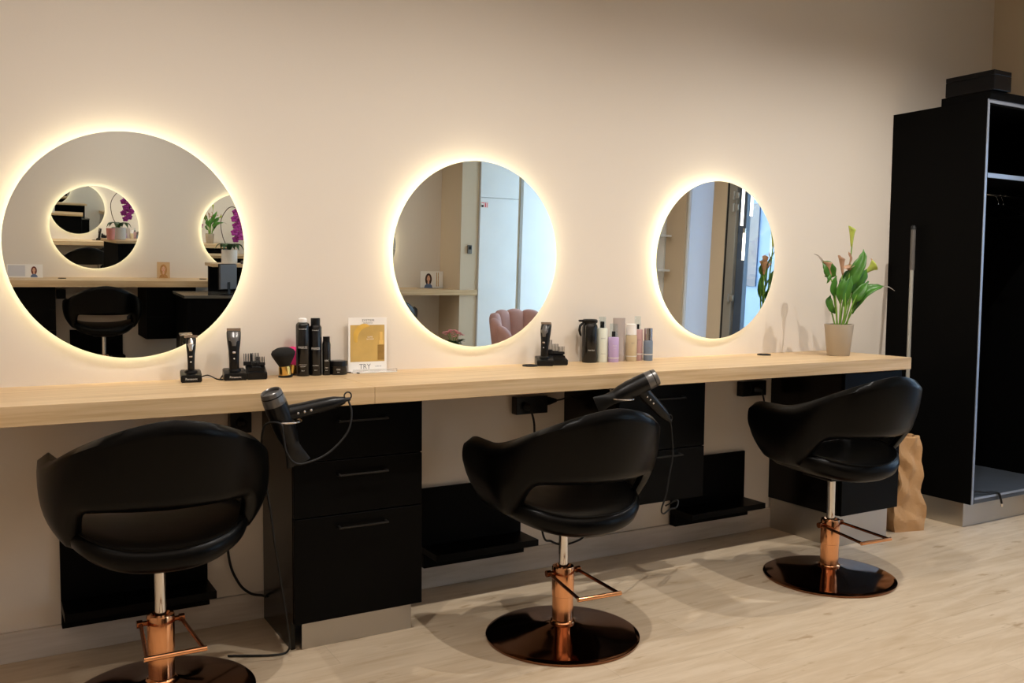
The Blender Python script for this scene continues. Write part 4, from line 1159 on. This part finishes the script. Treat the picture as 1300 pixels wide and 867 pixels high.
# second desk with orchid, behind the camera side; shows only in the mirror within the mirror
t = thing('display_counter', 'black counter with oak top carrying the orchid in the mirror within the left mirror', 'counter', (.93, -3.02, 0), R(10))
MB().box(-.22, .45, -.24, .24, .001, 1.11, bev=.002).build('counter_body', BLACKM, t); MB().box(-.25, .47, -.27, .27, 1.1105, 1.145, bev=.002).build('counter_top', OAK, t)
orchid('purple orchid on the black counter, inside the mirror reflected by the left mirror', (.83, -2.98, 1.1455), 0, 1.05)
t = thing('candle_cup', 'small pink cup beside the orchid on the black counter', 'cup', (.70, -3.13, 1.1455))
MB().lathe([(0, 0), (.042, 0), (.046, .004), (.056, .15), (.052, .15), (.044, .012), (0, .012)], n=32).build('cup_body', PINKCUP, t, smooth=40); MB().lathe([(0, .0125), (.043, .0125), (.05, .10), (0, .10)], n=24).build('wax', PINKFL, t, smooth=40)

# white shelf unit at the corner of the bay, and lamps by the shop window
t = thing('shelf_unit', 'white wall shelf unit at the left rim of the mirror nearest the calla', 'shelf', (4.513, -3.65, 0), 0)
MB().box(-.018, -.001, -.50, .42, .30, 2.6).build('back_panel', WHITEP, t)
for z in (.30, .79, 1.28, 1.60, 1.92, 2.3): MB().box(-.16, -.0185, -.50, .52, z, z + .018, bev=.002).build('shelf_board', WHITEP, t)
for i, (y, z, h) in enumerate(((-2.10, 1.70, .30), (-2.02, 1.78, .18), (-2.105, 1.42, .22))):
    t = thing('tube_lamp', ('longest', 'shortest', 'lowest')[i] + ' slim white tube lamp hanging before the glass door in the right mirror', 'lamp', (4.36 + .02 * i, y, z), 0, 'tube lamps at the shop window')
    MB().tube([(0, 0, 0), (0, 0, h)], .011, 12).build('glow_tube', TUBELAMP, t, smooth=60)
    MB().tube([(0, 0, h), (0, 0, h + .04)], .013, 12).build('socket', STEEL, t, smooth=60)
    MB().tube([(0, 0, h + .04), (0, 0, CH - z)], .0015, 6).build('suspension', RUBBER, t, smooth=60)

# ------------------------------------------------------------------ street outside
struct(MB().box(4.7, 16, -14, 6, -.12, -.02).build('street_ground', ASPH))
t = thing('street_building', 'blue grey building across the street beyond the glass door', 'building', (12.0, -4, 0))
MB().box(0, .4, -9, 9, -.02, 9).build('facade', FACADE, t)
for y in range(-8, 9, 2):
    for z in (.8, 3.8, 6.4):
        MB().box(-.03, -.001, y - .55, y + .55, z, z + 1.6).build('window', FACADEW, t)

# ------------------------------------------------------------------ lights
def kelvin(k):
    t = k / 100
    r = 255 if t <= 66 else 329.7 * (t - 60) ** -.133
    g = 99.47 * math.log(t) - 161.12 if t <= 66 else 288.12 * (t - 60) ** -.0755
    b = 255 if t >= 66 else 138.52 * math.log(t - 10) - 305.04
    return lin((min(255, r), min(255, g), min(255, b)))[:3]
def spot(x, y, power, size=150, blend=1, z=CH - .03, k=3300, r=.014, target=None):
    l = bpy.data.lights.new('downlight', 'SPOT'); l.energy = power; l.spot_size = R(size); l.spot_blend = blend; l.shadow_soft_size = r; l.color = kelvin(k)
    o = bpy.data.objects.new('downlight', l); COL.objects.link(o); o.location = (x, y, z)
    if target: o.rotation_euler = (Vector(target) - o.location).to_track_quat('-Z', 'Y').to_euler()
    return o
for x in (-2.0, -.62, .78, 2.18, 3.35): spot(x, -1.40, 14 if x < -1 else 92 if x < 0 else 100 if x < 3 else 128, 140, k=6200, target=(x, -1.16, .6))
for x in (-2.6, .2, 2.4): spot(x, -5.0, 60, 110, r=.05, k=6300, target=(x, -6.3, 1.0))  # rear row added to brighten the opposite wall, no known fittings there
def area(name, loc, target, sx, sy, power, col):
    l = bpy.data.lights.new(name, 'AREA'); l.shape = 'RECTANGLE'; l.size = sx; l.size_y = sy; l.energy = power; l.color = col
    o = bpy.data.objects.new(name, l); COL.objects.link(o); o.location = loc
    o.rotation_euler = (Vector(target) - Vector(loc)).to_track_quat('-Z', 'Y').to_euler(); return o
area('bay_daylight', (6.1, -5.5, 1.6), (0, -5.6, 1.2), 2.0, 2.5, 130, (.66, .82, 1))
area('door_daylight', (5.3, -1.0, 1.6), (3.2, -1.7, 1.2), 1.3, 2.0, 30, (.66, .82, 1))
sun = bpy.data.lights.new('sun', 'SUN'); sun.energy = .55; sun.angle = R(1); sun.color = (1, .95, .88)
o = bpy.data.objects.new('sun', sun); COL.objects.link(o); o.rotation_euler = Vector((.75, .25, -.62)).to_track_quat('-Z', 'Y').to_euler(); o.location = (-6, -6, 8)
area('ceiling_fill', (-.6, -3.1, CH - .02), (-.6, -3.1, 0), 6.5, 2.2, 54, kelvin(5200))  # added soft fill from above, no real panel; lifts the upper wall
w = bpy.data.worlds.new('sky'); scene.world = w; w.use_nodes = True
nt = w.node_tree; bg = nt.nodes['Background']
sk = nt.nodes.new('ShaderNodeTexSky'); sk.sky_type = 'NISHITA'; sk.sun_disc = False; sk.sun_elevation = R(35); sk.sun_rotation = R(200)
nt.links.new(sk.outputs[0], bg.inputs['Color']); bg.inputs['Strength'].default_value = .9

# ------------------------------------------------------------------ camera
cam = bpy.data.cameras.new('camera'); co = bpy.data.objects.new('camera', cam); COL.objects.link(co)
yaw, pit, rol = .5289, .0662, .0082
D = Vector((math.sin(yaw) * math.cos(pit), math.cos(yaw) * math.cos(pit), -math.sin(pit)))
RR = Vector((math.cos(yaw), -math.sin(yaw), 0)); UU = RR.cross(D)
r2 = RR * math.cos(rol) + UU * math.sin(rol); u2 = -RR * math.sin(rol) + UU * math.cos(rol)
co.matrix_world = Matrix((( r2.x, u2.x, -D.x, -1.0478), (r2.y, u2.y, -D.y, -3.5268), (r2.z, u2.z, -D.z, 1.3322), (0, 0, 0, 1)))
cam.sensor_width = 36; cam.sensor_fit = 'HORIZONTAL'; cam.lens = 1153.14 / 1300 * 36; cam.clip_start = .05
scene.camera = co
scene.view_settings.view_transform = 'Standard'; scene.view_settings.look = 'None'
scene.view_settings.exposure = 0; scene.view_settings.gamma = 1; scene.view_settings.use_curve_mapping = False
scene.cycles.max_bounces = 14; scene.cycles.glossy_bounces = 8; scene.cycles.transmission_bounces = 8; scene.cycles.transparent_max_bounces = 12
scene.cycles.sample_clamp_indirect = 6
